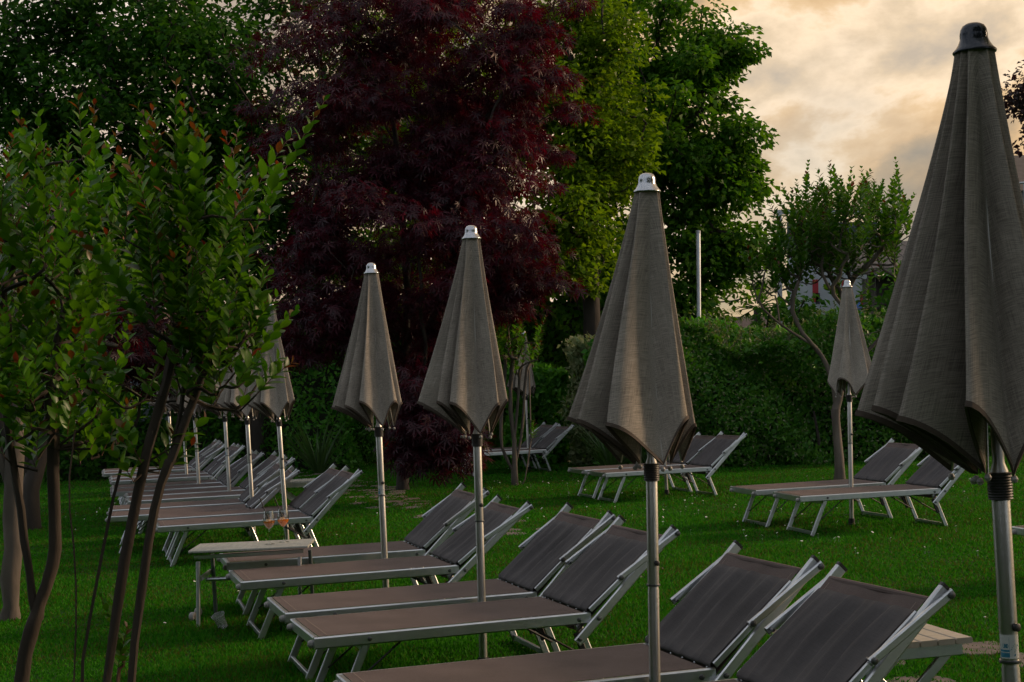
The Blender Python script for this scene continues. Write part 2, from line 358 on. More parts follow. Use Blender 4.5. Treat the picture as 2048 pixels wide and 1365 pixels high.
ground = build(gm, 'ground', lawn_mat(), None); tag(ground, kind='structure')

# flagstone path: every stone a mesh of its own
path = bpy.data.objects.new('path', None); COL.objects.link(path); tag(path, kind='structure'); path.location = (0, 15, 0)
stones = []
for i in range(46):
    y = 5.6+i*.47; cx = 2.02-.298*(y-7.4)+.12*math.sin(y*.9)
    for k in range(3):
        if random.random() < .38: continue
        a = cx+(k-1)*.36+random.uniform(-.05, .05); b = y+(k-1)*-.09+random.uniform(-.07, .07)
        rx, ry = random.uniform(.10, .20), random.uniform(.11, .23); stones.append((a, b, rx, ry))
        n = 9; ring = []; ro = random.uniform(-.2, .2)
        for q in range(n):
            t = 2*math.pi*(q+random.uniform(-.25, .25))/n; s = 1/max(abs(math.cos(t)), abs(math.sin(t)))**.6*random.uniform(.78, 1.06)
            ring.append((rx*s*math.cos(t+ro), ry*s*math.sin(t+ro)))
        z = random.uniform(.004, .013); mb = MB()
        mb.quadgrid([[(p[0], p[1], -.03) for p in ring], [(p[0], p[1], z-.004) for p in ring], [(p[0]*.94, p[1]*.94, z) for p in ring]], close_v=True)
        mb.f.append(tuple(range(2*n, 3*n)))
        o = build(mb, 'flagstone', flag, path); o.location = (a, b-15, 0); o.rotation_euler = (random.uniform(-.015, .015), random.uniform(-.015, .015), 0)

# lawn blades
def grass(n, seed):
    g = np.random.default_rng(seed); y = 4.3*(30/4.3)**(g.uniform(0, 1, n)**.92); x = g.uniform(-1, 1, n)*(.355*y+.5)
    keep = np.ones(n, bool)
    for a, b, rx, ry in stones: keep &= ((x-a)/rx)**2+((y-b)/ry)**2 > .45+.4*np.sin(x*47+y*31)
    x, y = x[keep], y[keep]; n = len(x); an = g.uniform(0, 2*np.pi, n)
    h = g.uniform(.010, .030, n)*(1+.35*np.sin(x*2.3+1.3*np.sin(y*1.7))*np.cos(y*1.9)); w = (.0022+.00042*y)*g.uniform(.7, 1.3, n)
    cx, cy = np.cos(an)*w, np.sin(an)*w; l = g.normal(0, .45, (n, 2))*h[:, None]
    V = np.empty((n, 3, 3)); V[:, 0] = np.stack([x-cx, y-cy, np.zeros(n)], 1); V[:, 1] = np.stack([x+cx, y+cy, np.zeros(n)], 1); V[:, 2] = np.stack([x+l[:, 0], y+l[:, 1], h], 1)
    me = mesh_np('grass', V.reshape(-1, 3), np.arange(3*n).reshape(-1, 3)); me.materials.append(grassM)
    return tag(add('grass', me), 'short mown lawn grass covering the ground between the loungers', 'grass', kind='stuff')
grass(620000, 3)
def daisies():
    g = np.random.default_rng(5); mb = MB(); yel = []; fc = []
    spots = [(3.0, 15.4, 1.6, 2.6, 90), (1.2, 16.3, 1.2, 1.6, 60), (.3, 20.5, 1.2, 2.2, 70), (4.2, 17.5, 1.2, 2.0, 50), (2.4, 12.2, 1.6, 1.6, 34), (-2.4, 10.9, 1.0, 1.2, 16), (-5, 19, 1.5, 4, 60), (.7, 9.4, .5, 1.2, 18), (-2.4, 17.5, 1, 2.5, 36), (2.1, 9.4, .8, 1.4, 10)]
    for cx, cy, rx, ry, n in spots:
        for _ in range(int(n*.55)):
            x, y = cx+g.normal()*rx*.6, cy+g.normal()*ry*.6; z = g.uniform(.03, .055); r = g.uniform(.007, .012); tl = g.normal(0, .35, 2); o = len(mb.v)
            for k in range(8):
                t = 2*math.pi*k/8; dx, dy = r*math.cos(t), r*math.sin(t); mb.v.append((x+dx, y+dy, z+dx*tl[0]+dy*tl[1]))
            mb.v.append((x, y, z+.004))
            for k in range(8): mb.f.append((o+k, o+(k+1) % 8, o+8))
            s = len(mb.v); mb.v += [(x-.001, y, 0), (x+.001, y, 0), (x, y, z)]; mb.f.append((s, s+1, s+2))
    tag(build(mb, 'daisies', petal, None), 'small white daisies dotted over the lawn', 'flowers', kind='stuff')
daisies()

# ------------------------------------------------------------------ sun loungers
LW = .64
def wrinkle_grid(nu, nv, fn): return [[fn(i/(nu-1), j/(nv-1)) for j in range(nv)] for i in range(nu)]
def grid_mesh(name, P, UV, mat):
    nu, nv = len(P), len(P[0]); V = np.array(P, float).reshape(-1, 3); uv = np.array(UV, float).reshape(-1, 2)
    F = [(i*nv+j, (i+1)*nv+j, (i+1)*nv+j+1, i*nv+j+1) for i in range(nu-1) for j in range(nv-1)]
    me = mesh_np(name, V, F, smooth=True, uv=uv); me.materials.append(mat); return me
HINGE = Vector((1.300, 0, .284))
def make_lounger(seed, dang=0.):
    g = random.Random(seed); root = thing('sun_lounger', '', 'sun lounger')
    rotb = Matrix.Translation(HINGE) @ Matrix.Rotation(-dang, 4, 'Y') @ Matrix.Translation(-HINGE)
    def bk(u, v, z): return rotb @ Vector((u, v, z))
    for v in (.014, LW-.014): build(MB().obar((0, v, .3295), (1.315, v, .3295), .028, .053, b=.006), 'side_rail', alum, root)
    build(MB().obar((.0142, .0285, .3293), (.0142, LW-.0285, .3293), .028, .052, b=.006), 'foot_rail', alum, root)
    for v in (.05, LW-.05):
        m = MB(); m.lathe([(0, .018), (.010, .0165), (.0165, .010), (.0185, .002), (.0185, -.006), (.010, -.008)], 14)
        o = build(m, 'foot_buffer', grey_pl, root, True); o.location = (-.006, v, .322); o.rotation_euler = (0, -math.pi/2, 0)
    ph = [g.uniform(0, 6) for _ in range(6)]
    def seat(a, b):
        u = .024+a*1.255; v = .022+b*(LW-.044); s = math.sin(math.pi*b)
        return (u, v, .3575-.004*s*math.sin(math.pi*min(1, a*1.02))-.0012*math.sin(u*9+ph[0])*s)
    P = wrinkle_grid(30, 12, seat); o = add('seat_sling', grid_mesh('seat_sling', P, [[(p[0], p[1]) for p in r] for r in P], seatM), root)
    mb = MB(); mb.quadgrid([[(.062+k*.003, .03+j*.058, .3592) for j in range(11)] for k in (0, 1)]); build(mb, 'seam', stitch, o)
    # back frame
    for v in (-.0135, LW+.0135):
        o = build(MB().obar(bk(1.235, v, .222), bk(1.752, v, .715), .023, .044, up=(0, 1, 0) if False else (-.69, 0, .72), b=.005), 'back_rail', alum, root)
        build(MB().obar(bk(1.7515, v, .7145), bk(1.7605, v, .7232), .0245, .046, up=(-.69, 0, .72), b=.004), 'end_cap', black, o)
    d = Vector((.517, 0, .493)).normalized(); n_ = Vector((-d.z, 0, d.x))
    def back(a, b):
        p = Vector((1.262, 0, .262))+d*(a*.60); v = .002+b*(LW-.004); sag = .016*math.sin(math.pi*b)*(.4+.6*math.sin(math.pi*a))+.002*math.sin(b*14+ph[1]+a*3)
        q = p+n_*(.012-sag); return bk(q.x, v, q.z)
    P = wrinkle_grid(16, 14, back); bs = add('back_sling', grid_mesh('back_sling', P, [[(a/15*.6, b/13*.64) for b in range(14)] for a in range(16)], seatM), root)
    c = Vector((1.262, 0, .262))+d*.598; build(MB().tube([bk(c.x+.006, .0, c.z+.004), bk(c.x+.006, LW, c.z+.004)], .0135, 10), 'back_bar', seatM, root, True)
    for v in (.035, LW-.035):
        mb = MB(); rows = []
        for w in (-.0015, .0015): rows.append([bk(*(lambda q: (q.x, v+w, q.z))(Vector((1.262, 0, .262))+d*(.42+.018*k)+n_*(.0135+.001-.016*math.sin(math.pi*v/LW)*.6))) for k in range(10)])
        mb.quadgrid(rows); build(mb, 'seam', stitch, bs)
    # folded sunshade panel lying over the back
    A, B = Vector((1.302, 0, .372)), Vector((1.648, 0, .648)); e = (B-A).normalized(); m_ = Vector((-e.z, 0, e.x)); Lp = (B-A).length
    def fold(t): return (.0115*math.sin(t*27+ph[2])+.0065*math.sin(t*43+ph[3])+.0038*math.sin(t*71+ph[4]))
    prof = [(.010, -.030), (-.004, -.026), (-.011, -.014), (-.010, -.003), (-.002, .004)]+[(Lp*k/16, .006) for k in range(1, 16)]+[(Lp+.002, .004), (Lp+.007, -.004), (Lp+.004, -.016), (Lp-.012, -.022)]
    P = []; UV = []; acc = 0
    for i, (s, h) in enumerate(prof):
        if i: acc += math.hypot(s-prof[i-1][0], h-prof[i-1][1])
        r = []; q = []
        mid = math.sin(math.pi*min(1, max(0, s/Lp)))**.5
        for j in range(41):
            b = j/40; v = .006+b*(LW-.012); hh = h+fold(b+.05*math.sin(s*7+ph[5]))*(mid*.85+.25)*min(1, 8*b, 8*(1-b))-(.010*math.sin(math.pi*b)*mid)
            pt = A+e*s+m_*hh; r.append(bk(pt.x, v, pt.z)); q.append((acc, v))
        P.append(r); UV.append(q)
    sh = add('sunshade_panel', grid_mesh('sunshade_panel', P, UV, shadeM), root)
    for v in (.0, LW): 
        p, q = A+e*.004-m_*.011, B-m_*.009; build(MB().obar(bk(p.x, v, p.z), bk(q.x, v, q.z), .012, .026, up=m_, b=.004), 'sunshade_rail', alum, root)
    for k in range(6):
        pt = A-e*.0125-m_*.014; mm = MB(); v = .04+k*(LW-.08)/5; p = bk(pt.x, v, pt.z); q = bk(pt.x-e.x*.004, v, pt.z-e.z*.004); mm.tube([p, q], .0055, 8); build(mm, 'snap_button', chrome, sh)
    for v in (-.037, LW+.037):
        o = build(MB().obar(bk(1.768, v, .706), bk(1.448, v, .505), .018, .030, up=(-.54, 0, .84), b=.005), 'shade_arm', alum, root)
        s = -1 if v < 0 else 1
        for (u, z) in ((1.757, .698), (1.458, .512)):
            mm = MB(); mm.tube([bk(u, v+s*.008, z), bk(u, v+s*.0145, z), bk(u, v+s*.016, z)], [.0125, .0125, .007], 10); build(mm, 'bolt', steel, o, True)
            if z < .6:
                mm = MB(); mm.tube([bk(u, v-s*.009, z), bk(u, v-s*.036, z)], .006, 8); build(mm, 'pivot_pin', steel, o, True)
    for (u, z, off) in ((.251, .329, 0), (1.256, .326, 0), (1.345, .327, .0255), (1.245, .238, .0255)):
        for v, s in ((0, -1), (LW, 1)):
            q = bk(u, v, z) if off else Vector((u, v, z)); v2 = v+s*off; mm = MB(); mm.tube([(q.x, v2-s*.002, q.z), (q.x, v2+s*.0045, q.z), (q.x, v2+s*.006, q.z)], [.0105, .0105, .006], 10); build(mm, 'bolt', steel, root, True)
    # legs
    for v in (.041, LW-.041):
        o = build(MB().obar((.243, v, .303), (.108, v, .004), .020, .036, up=(1, 0, .4), b=.004), 'leg', alum, root)
        build(MB().tube([(.419, v+(.02 if v < .3 else -.02), .304), (.168, v+(.02 if v < .3 else -.02), .112)], .005, 6), 'brace', black, o, True)
        o = build(MB().obar((1.262, v, .300), (1.372, v, .004), .020, .036, up=(1, 0, -.35), b=.004), 'leg', alum, root)
        build(MB().tube([(1.03, v+(.02 if v < .3 else -.02), .304), (1.318, v+(.02 if v < .3 else -.02), .13)], .006, 6), 'brace', black, o, True)
        build(MB().obar((1.245, v-(.022 if v < .3 else -.022), .262), (1.290, v-(.022 if v < .3 else -.022), .140), .018, .030, up=(1, 0, -.3)), 'hinge_bracket', black, root)
    build(MB().obar((.116, .0515, .026), (.116, LW-.0515, .026), .018, .030), 'leg_bar', alum, root)
    build(MB().obar((1.364, .0515, .026), (1.364, LW-.0515, .026), .018, .030), 'leg_bar', alum, root)
    build(MB().obar((.228, .0515, .284), (.228, LW-.0515, .284), .018, .026), 'leg_bar', alum, root)
    return root
protos = [make_lounger(s, a) for s, a in ((1, 0.), (2, .035), (3, -.045), (4, .015))]
GR = 'grey sun loungers set out in pairs on the lawn'
loungers = [  # foot corner x, y, yaw deg, proto, label
 (-.28, 4.54, 18.0, 0, 'nearest sun lounger, cut off by the bottom edge, its backrest beside the slatted resin table'),
 (-.54, 5.35, 18.0, 3, 'second nearest sun lounger, just behind the leaning umbrella pole at centre right'),
 (-.933, 6.828, 18.1, 0, 'front sun lounger of the middle pair, whole foot end in view at bottom centre'),
 (-1.181, 7.62, 17.2, 1, 'rear sun lounger of the middle pair, behind the pole of the middle umbrella'),
 (-1.639, 8.944, 16.7, 2, 'sun lounger directly in front of the table with the wine glasses'),
 (-1.909, 9.958, 15.2, 3, 'sun lounger directly behind the table with the wine glasses, backrest against the red maple'),
 (-3.05, 12.93, 15.7, 1, 'front lounger of the first pair beyond the wine glasses'),
 (-3.275, 13.74, 15.7, 0, 'rear lounger of the first pair beyond the wine glasses'),
 (-3.82, 14.22, 12.0, 2, 'front lounger of the second pair beyond the wine glasses'),
 (-4.02, 15.03, 13.0, 3, 'rear lounger of the second pair beyond the wine glasses'),
 (-4.12, 16.2, 15.5, 0, 'front lounger of the third pair beyond the wine glasses'),
 (-4.34, 17.0, 15.5, 1, 'rear lounger of the third pair beyond the wine glasses'),
 (-4.72, 17.85, 15.0, 3, 'front lounger of the fourth pair beyond the wine glasses'),
 (-4.94, 18.66, 15.0, 2, 'rear lounger of the fourth pair beyond the wine glasses'),
 (-5.35, 20.2, 15.5, 1, 'front lounger of the second last pair at the far left end'),
 (-5.57, 21.0, 15.5, 0, 'rear lounger of the second last pair at the far left end'),
 (-6.02, 22.3, 15.0, 2, 'front lounger of the last pair at the far left end'),
 (-6.24, 23.1, 15.0, 3, 'farthest lounger of the long left row, in front of the dark hedge'),
 (2.435, 13.262, 11.6, 1, 'front lounger of the right hand pair under the lone umbrella, legs in daisies'),
 (2.191, 14.141, 14.0, 0, 'rear lounger of the right hand pair under the lone umbrella'),
 (1.008, 17.565, 15.8, 3, 'front lounger of the pair on open grass before the hedge at centre right'),
 (.80, 18.30, 15.8, 2, 'rear lounger of the pair on open grass before the hedge at centre right'),
 (-.785, 23.73, 16.0, 0, 'front lounger of the pair far behind the slim multi stemmed tree'),
 (-1.0, 24.52, 16.0, 1, 'rear lounger of the pair far behind the slim multi stemmed tree'),
 (3.416, 9.57, 15.0, 1, 'lounger of which only a foot corner shows at the right edge'),
]
used = set(); LROOT = []
for (x, y, a, k, lab) in loungers:
    o = protos[k] if k not in used else copy_tree(protos[k]); used.add(k)
    o.location = (x, y, 0); o.rotation_euler = (0, 0, R(a)); tag(o, lab, 'sun lounger', GR); LROOT.append(o)

# ------------------------------------------------------------------ folded umbrellas
def wrap(a): return (a+180) % 360-180
FOLDS = {  # plan angle of each fold tip (180 = left, 270 = towards the camera) and its reach in metres
 11: ([172, 192, 205, 220, 244, 300, 345, 80], [.30, .335, .325, .31, .27, .20, .16, .20]),
 12: ([164, 182, 200, 224, 316, 346, 40, 108], [.26, .31, .32, .275, .165, .165, .16, .2]),
 13: ([162, 178, 192, 222, 240, 318, 350, 104], [.23, .275, .30, .25, .22, .165, .165, .2]),
 14: ([170, 184, 202, 222, 246, 320, 5, 100], [.27, .30, .29, .255, .21, .175, .16, .2]),
 15: ([166, 190, 214, 240, 300, 328, 5, 90], [.22, .24, .23, .20, .19, .20, .20, .2])}
def fold_plan(seed):
    tips, reach = FOLDS[seed]; g = random.Random(seed); n = len(tips)
    ribs = []; extra = []
    for k in range(n):
        a, b = tips[k-1], tips[k]; gap = (b-a) % 360; ribs.append(a+gap*(.66 if gap < 34 else .56)); extra.append(min(.055 if seed in (13, 14) else .085, max(0, (gap-26)*.0024)))          # valley before tip k
    return tips, reach, ribs, extra
def rib_r(v, ex=0.): return .036-.016*math.sin(math.pi*min(1, v*1.2))+.028*v**3+ex*v**2.8
def canopy_sections(seed, nu=19, nv=30):
    g = random.Random(seed); ztop = 2.203; Lr = 1.005; Lt = .855; tips, reach, ribs, extra = fold_plan(seed); par = [(g.uniform(-.02, .02), g.uniform(0, 6), g.uniform(.9, 1.25)) for _ in tips]
    rows = []; uvs = []
    for i in range(nv):
        v = i/(nv-1); row = []; uvr = []
        for k in range(8):
            dz, ph, ex = par[k]; a0, a1 = ribs[k], ribs[(k+1) % 8]; a1 = a0+((a1-a0) % 360); ta = a0+((tips[k]-a0) % 360)
            even0, even1 = 45*k+170, 45*k+215
            r0 = Vector((math.cos(R(a0)), math.sin(R(a0))))*rib_r(v, extra[k]); r1 = Vector((math.cos(R(a1)), math.sin(R(a1))))*rib_r(v, extra[(k+1) % 8])
            ang = R(ta+4*math.sin(ph+3*v)*v); rt = .045+(reach[k]-.045)*(v**(1.0+.12*ex)); tip = Vector((math.cos(ang), math.sin(ang)))*rt
            tv = tip-(r0+r1)/2; side = Vector((-tv.y, tv.x)).normalized()
            wid = min(.5, R(a1-a0)*.5)*rt
            for j in range(nu-1):
                u = j/(nu-1); x = 2*u-1; e = .16; s = 1-(math.sqrt(x*x+e*e)-e)/(math.sqrt(1+e*e)-e)
                belly = math.sin(math.pi*u)*math.sin(math.pi*2*u)                          # rounds the two faces of the fold apart
                p = r0.lerp(r1, u)+tv*s+side*(-wid*.24*belly*v**.5*(1.0 if u > .5 else .45))+side*(.004*v*math.sin(11*u+ph+5*v))
                ez = .45; sz_ = 1-(math.sqrt(x*x+ez*ez)-ez)/(math.sqrt(1+ez*ez)-ez); z = ztop-v*(Lr+(Lt+dz-Lr)*sz_)
                row.append((p.x, p.y, z)); uvr.append(((u-.5)*.84*v+k*1.3, v*(Lr+(Lt-Lr)*s)))
        rows.append(row); uvs.append(uvr)
    return rows, uvs
def closed_grid(name, rows, uvs, mat):
    n = len(rows[0]); nv = len(rows); V = np.array(rows).reshape(-1, 3); uv = np.array(uvs).reshape(-1, 2)
    F = [(i*n+j, (i+1)*n+j, (i+1)*n+(j+1) % n, i*n+(j+1) % n) for i in range(nv-1) for j in range(n)]
    me = mesh_np(name, V, F, smooth=True, uv=uv); me.materials.append(mat); return me
def make_umbrella(seed, sticker=False, turn=0.):
    root = thing('parasol', '', 'umbrella'); rows, uvs = canopy_sections(seed)
    can = add('canopy', closed_grid('canopy', rows, uvs, canM), root); can.rotation_euler = (0, 0, turn)
    # bound hem: a folded strip round the lower edge
    n = len(rows[0]); inn = []; outn = []; up_i = []; up_o = []
    for j in range(n):
        a, b = Vector(rows[-1][j-1]), Vector(rows[-1][(j+1) % n]); t = (b-a).normalized(); w = Vector(rows[-2][j])-Vector(rows[-1][j]); w.normalize(); nn = t.cross(w).normalized()*.0028; p = Vector(rows[-1][j])
        outn.append(p+nn-w*.001); inn.append(p-nn-w*.001); up_o.append(p+nn+w*.0125); up_i.append(p-nn+w*.0125)
    mb = MB(); mb.quadgrid([up_o, outn, inn, up_i], close_v=True); build(mb, 'hem', hemM, can, True)
    for k in range(8):
        ex = fold_plan(seed)[3][k]; a = R(fold_plan(seed)[2][k])+turn; c, s = math.cos(a), math.sin(a); rb = MB().tube([((rib_r(q, ex)-.006)*c, (rib_r(q, ex)-.006)*s, 2.203-1.005*q) for q in (.01, .3, .6, .85, 1.)], .003, 6); r_ = build(rb, 'rib', poleM, root, True)
        m = MB(); q = random.Random(seed*9+k).uniform(-.006, .006); m.lathe([(0.0004, -.009), (.006, -.007), (.009, 0), (.006, .007), (.0004, .009)], 10); o = build(m, 'rib_tip', grey_pl, r_, True); o.location = ((rib_r(1, ex)-.004)*c, (rib_r(1, ex)-.004)*s, 1.184+q)
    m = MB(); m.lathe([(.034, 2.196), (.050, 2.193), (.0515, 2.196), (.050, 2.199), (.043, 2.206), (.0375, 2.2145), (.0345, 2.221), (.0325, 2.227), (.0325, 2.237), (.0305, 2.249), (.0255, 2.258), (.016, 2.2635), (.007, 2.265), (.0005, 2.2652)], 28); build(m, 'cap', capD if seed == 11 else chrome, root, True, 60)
    m = MB(); pr = []
    for k in range(9): pr += [(.0295, 1.135+k*.0065), (.0275, 1.1385+k*.0065)]
    m.lathe([(.0215, 1.132)]+pr+[(.029, 1.196), (.0215, 1.198)], 20); build(m, 'runner', black, root, True, 30)
    m = MB(); m.lathe([(.019, .752), (.0212, .752), (.0212, 1.2), (.014, 1.22), (.014, 2.195)], 24); up = build(m, 'upper_pole', poleM, root, True, 40)
    m = MB(); m.lathe([(.0208, -.05), (.0208, .736), (.019, .744), (.019, .7525)], 24); build(m, 'lower_pole', poleM, root, True, 40)
    m = MB(); m.lathe([(.0213, .757), (.0250, .757), (.0258, .7535), (.0250, .750), (.0192, .750)], 24); build(m, 'joint_ring', steel, root, True, 40)
    m = MB(); a = R(-62); p = Vector((math.cos(a), math.sin(a), 0)); m.tube([p*.022+Vector((0, 0, .835)), p*.031+Vector((0, 0, .835)), p*.033+Vector((0, 0, .835))], [.010, .010, .006], 12); build(m, 'screw', black, root, True)
    m = MB(); m.lathe([(.046, .001), (.046, .012), (.030, .016), (.0285, .06), (.0212, .062)], 20); build(m, 'ground_socket', black, root, True, 40)
    if sticker:
        def arc(a0, a1, z0, z1, r, n=10):
            mb = MB(); mb.quadgrid([[(r*math.cos(R(a0+(a1-a0)*i/n)), r*math.sin(R(a0+(a1-a0)*i/n)), z) for i in range(n+1)] for z in (z0, z1)]); return mb
        wm = M('sticker_white', (.55, .56, .54), .45, 0, (.45, .47, .46), 40); bl = M('sticker_blue', (.03, .16, .26), .4, 0, (.05, .22, .33), 60); gn = M('sticker_green', (.22, .32, .27), .4)
        st = build(arc(-178, -30, .762, .818, .0215, 20), 'sticker', wm, root, True)
        for (a0, a1, z0, z1, mt) in ((-170, -108, .778, .783, bl), (-172, -108, .765, .776, bl), (-108, -106.5, .765, .812, bl)): build(arc(a0, a1, z0, z1, .02165), 'print', mt, st)
        def stroke(pts, mt, w=.0012):
            for (a, z), (b, y) in zip(pts[:-1], pts[1:]):
                mb = MB(); nx, nz = (y-z), -(R(b-a)*.025); l = math.hypot(nx, nz); nx, nz = nx/l*w, nz/l*w; q = []
                for (t, zz), sg in (((a, z), 1), ((b, y), 1), ((b, y), -1), ((a, z), -1)):
                    t2 = R(t)+sg*nx/.025; q.append((.0217*math.cos(t2), .0217*math.sin(t2), zz+sg*nz))
                mb.v = q; mb.f = [(0, 1, 2, 3)]; build(mb, 'print', mt, st)
        stroke([(-148, .797), (-148, .789), (-142, .787), (-138, .789), (-138, .797)], bl, .0008)     # U
        stroke([(-134, .787), (-134, .797), (-126, .787), (-126, .797)], bl, .0008)                     # N
        stroke([(-122, .787), (-122, .797), (-116, .795), (-114, .792), (-116, .789), (-122, .787)], bl, .0008)  # D
        stroke([(-98, .784), (-74, .769), (-48, .794)], bl, .0024)
        for q in range(3): stroke([(-92+q*9, .789+q*.004), (-72+q*7, .777+q*.004)], gn, .0014)
    return root
UG = 'folded taupe parasols standing between the loungers'
def lean(o, dx, dy=0.): o.rotation_euler = (-math.atan(dy/2.265), math.atan(dx/2.265), o.rotation_euler[2])
u0top = at(1946, 47, 3.62); u0low = at(2021, 1335, 3.62); sl = (u0top.x-u0low.x)/(u0top.z-u0low.z); u0b = u0low.x-sl*u0low.z
umb = [  # x, y, lean dx, dy, seed, sticker, yaw, label
 (u0b, 3.62, u0top.x-u0b, 0, 11, True, -.15, 'largest and nearest folded umbrella, dark, cut by the right edge'),
 (.458, 5.62, .064, .0, 12, False, .10, 'folded umbrella at centre right with its pole between the two nearest loungers'),
 (-.214, 7.825, .029, 0, 13, False, -.05, 'folded umbrella in the middle, between the middle pair of loungers'),
 (-.88, 9.935, -.015, 0, 14, True, .0, 'folded umbrella against the red maple with a small sticker on its pole'),
 (3.058, 14.146, .064, 0, 15, False, 2.6, 'lone folded umbrella before the gnarled tree at right'),
 (-2.116, 13.961, -.075, 0, 13, False, .5, 'folded umbrella partly under drooping red leaves, right of the left cluster'),
]
US = []; lib = {}
for (x, y, dx, dy, sd_, stk, yaw, lab) in umb:
    if sd_ in lib: o = copy_tree(lib[sd_])
    else: o = make_umbrella(sd_, stk, yaw); lib[sd_] = o
    o.location = (x, y, -.06 if sd_ == 12 else 0); lean(o, dx, dy); tag(o, lab, 'umbrella', UG); US.append(o)
far = [((-3.82, 14.22), 13, 503, 13, 'folded umbrella directly left of the one under the drooping red leaves'),
       ((-4.12, 16.2), 15.5, 458, 14, 'folded umbrella third from the right in the left cluster, beside the shrub leaves'),
       ((-4.72, 17.85), 15, 397, 12, 'folded umbrella behind the fork of the foreground stems, over the fourth left pair'),
       ((-5.35, 20.2), 15.5, 372, 13, 'folded umbrella over the second last pair of the left row'),
       ((-6.02, 22.3), 15, 343, 14, 'farthest folded umbrella of the left row, its pole left of all the others'),
       ((.98, 17.565), 15.8, 1328, 14, 'folded umbrella hidden behind the centre right canopy, only its pole showing below'),
       ((-.785, 23.73), 16, 1053, 12, 'small distant folded umbrella behind the slim multi stemmed tree')]
from bpy_extras.object_utils import world_to_camera_view
for (c, yaw, px, sd_, lab) in far:
    yaw = R(yaw); u = Vector((math.cos(yaw), math.sin(yaw))); n = Vector((-u.y, u.x)); best = None
    for k in range(200):
        P = Vector(c)+n*.735+u*(.3+k*.007); w = (P.x/P.y)*FPX+1024+(.01*FPX*0); 
        sx = 1024+FPX*P.x/P.y*math.cos(ROLL)+(FPX*(CAMH-.35)/P.y)*math.sin(ROLL)
        if best is None or abs(sx-px) < best[0]: best = (abs(sx-px), P.copy())
    o = copy_tree(lib[sd_]); P = best[1]; o.location = (P.x, P.y, 0); lean(o, random.Random(px).uniform(-.06, .02)); tag(o, lab, 'umbrella', UG)

# ------------------------------------------------------------------ tables, glasses, cup
def table(name, label, loc, rz, L, Wd, H, nsl, along, mat, xleg, wheel=False):
    t = thing(name, label, 'table', loc, rz, 'slatted side tables among the loungers')
    if along:
        w = Wd/nsl
        for k in range(nsl): build(MB().obar((0, (k+.5)*w, H-.008), (L, (k+.5)*w, H-.008), w-.005, .016, b=.004), 'slat', mat, t)
    else:
        w = L/nsl
        for k in range(nsl): build(MB().obar(((k+.5)*w, 0, H-.011), ((k+.5)*w, Wd, H-.011), w-.005, .022, b=.004), 'slat', mat, t)
    for y in (.04, Wd-.04): build(MB().obar((.03, y, H-.046), (L-.03, y, H-(.046 if xleg else .036)), .022, .045 if xleg else .024), 'apron', alum, t)
    if xleg:
        for y in (.062, Wd-.062):
            build(MB().obar((.05, y, H-.05), (L-.05, y, .004), .018, .038, up=(0, 0, 1)), 'leg', alum, t)
            y2 = y+(.0205 if y < Wd/2 else -.0205); build(MB().obar((L-.05, y2, H-.05), (.05, y2, .004), .018, .038, up=(0, 0, 1)), 'leg', alum, t)
    else:
        for x in (.055, L-.055):
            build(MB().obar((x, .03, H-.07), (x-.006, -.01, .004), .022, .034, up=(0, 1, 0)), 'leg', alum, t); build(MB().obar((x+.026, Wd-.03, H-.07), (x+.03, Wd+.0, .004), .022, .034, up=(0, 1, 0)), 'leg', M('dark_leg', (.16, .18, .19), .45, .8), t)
            build(MB().obar((x+.01, .0335, .30), (x+.01, Wd-.03, .30), .016, .03), 'leg_bar', alum, t)
        build(MB().tube([(.066, Wd*.5, .272), (L-.05, Wd*.5, .272)], .013, 10), 'stretcher', alum, t, True)
        if wheel:
            for y in (Wd*.62, Wd+.03):
                m = MB(); m.lathe([(.006, -.016), (.026, -.016), (.030, -.010), (.030, .010), (.026, .016), (.006, .016)], 16); o = build(m, 'wheel', grey_pl, t, True, 40); o.location = (-.035, y, .03); o.rotation_euler = (math.pi/2, 0, R(70))
            build(MB().tube([(-.035, Wd*.62, .03), (-.035, Wd+.03, .03)], .006, 8), 'axle', black, t, True)
    return t
table('side_table', 'long pale slatted table carrying two wine glasses', (-2.08, 9.60, 0), R(2.0), .745, .45, .48, 5, True, slatG, False, True)
table('side_table', 'cream slatted table with crossed legs beside the nearest backrest, lower right', (1.16, 5.535, 0), R(13.0), .50, .46, .45, 7, False, slatM, True)
table('side_table', 'small distant slatted table with crossed legs behind the left row backrests', (-2.80, 17.2, 0), R(4), .60, .45, .43, 7, False, slatG, True)

def glassM():
    m = bpy.data.materials.new('clear_glass'); m.use_nodes = True; t = m.node_tree; o = t.nodes['Material Output']
    tr = t.nodes.new('ShaderNodeBsdfTransparent'); tr.inputs[0].default_value = (.93, .95, .95, 1); gl = t.nodes.new('ShaderNodeBsdfGlossy'); gl.inputs['Roughness'].default_value = .03
    lw = t.nodes.new('ShaderNodeLayerWeight'); lw.inputs[0].default_value = .35; fr = t.nodes.new('ShaderNodeMapRange'); fr.inputs[1].default_value = .25; fr.inputs[3].default_value = .10; fr.inputs[4].default_value = .65; t.links.new(lw.outputs['Facing'], fr.inputs[0]); n = t.nodes.new('ShaderNodeTexNoise'); n.inputs['Scale'].default_value = 40; bp = t.nodes.new('ShaderNodeBump'); bp.inputs['Strength'].default_value = .03; t.links.new(n.outputs['Fac'], bp.inputs['Height']); t.links.new(bp.outputs[0], gl.inputs['Normal'])
    ms = t.nodes.new('ShaderNodeMixShader'); t.links.new(fr.outputs[0], ms.inputs[0]); t.links.new(tr.outputs[0], ms.inputs[1]); t.links.new(gl.outputs[0], ms.inputs[2]); t.links.new(ms.outputs[0], o.inputs[0]); return m
GL = glassM()
orange = leafmat('orange_drink', (.95, .34, .02), (.95, .42, .04), .55, .15, .5, (1.0, 1.0, 1.0))
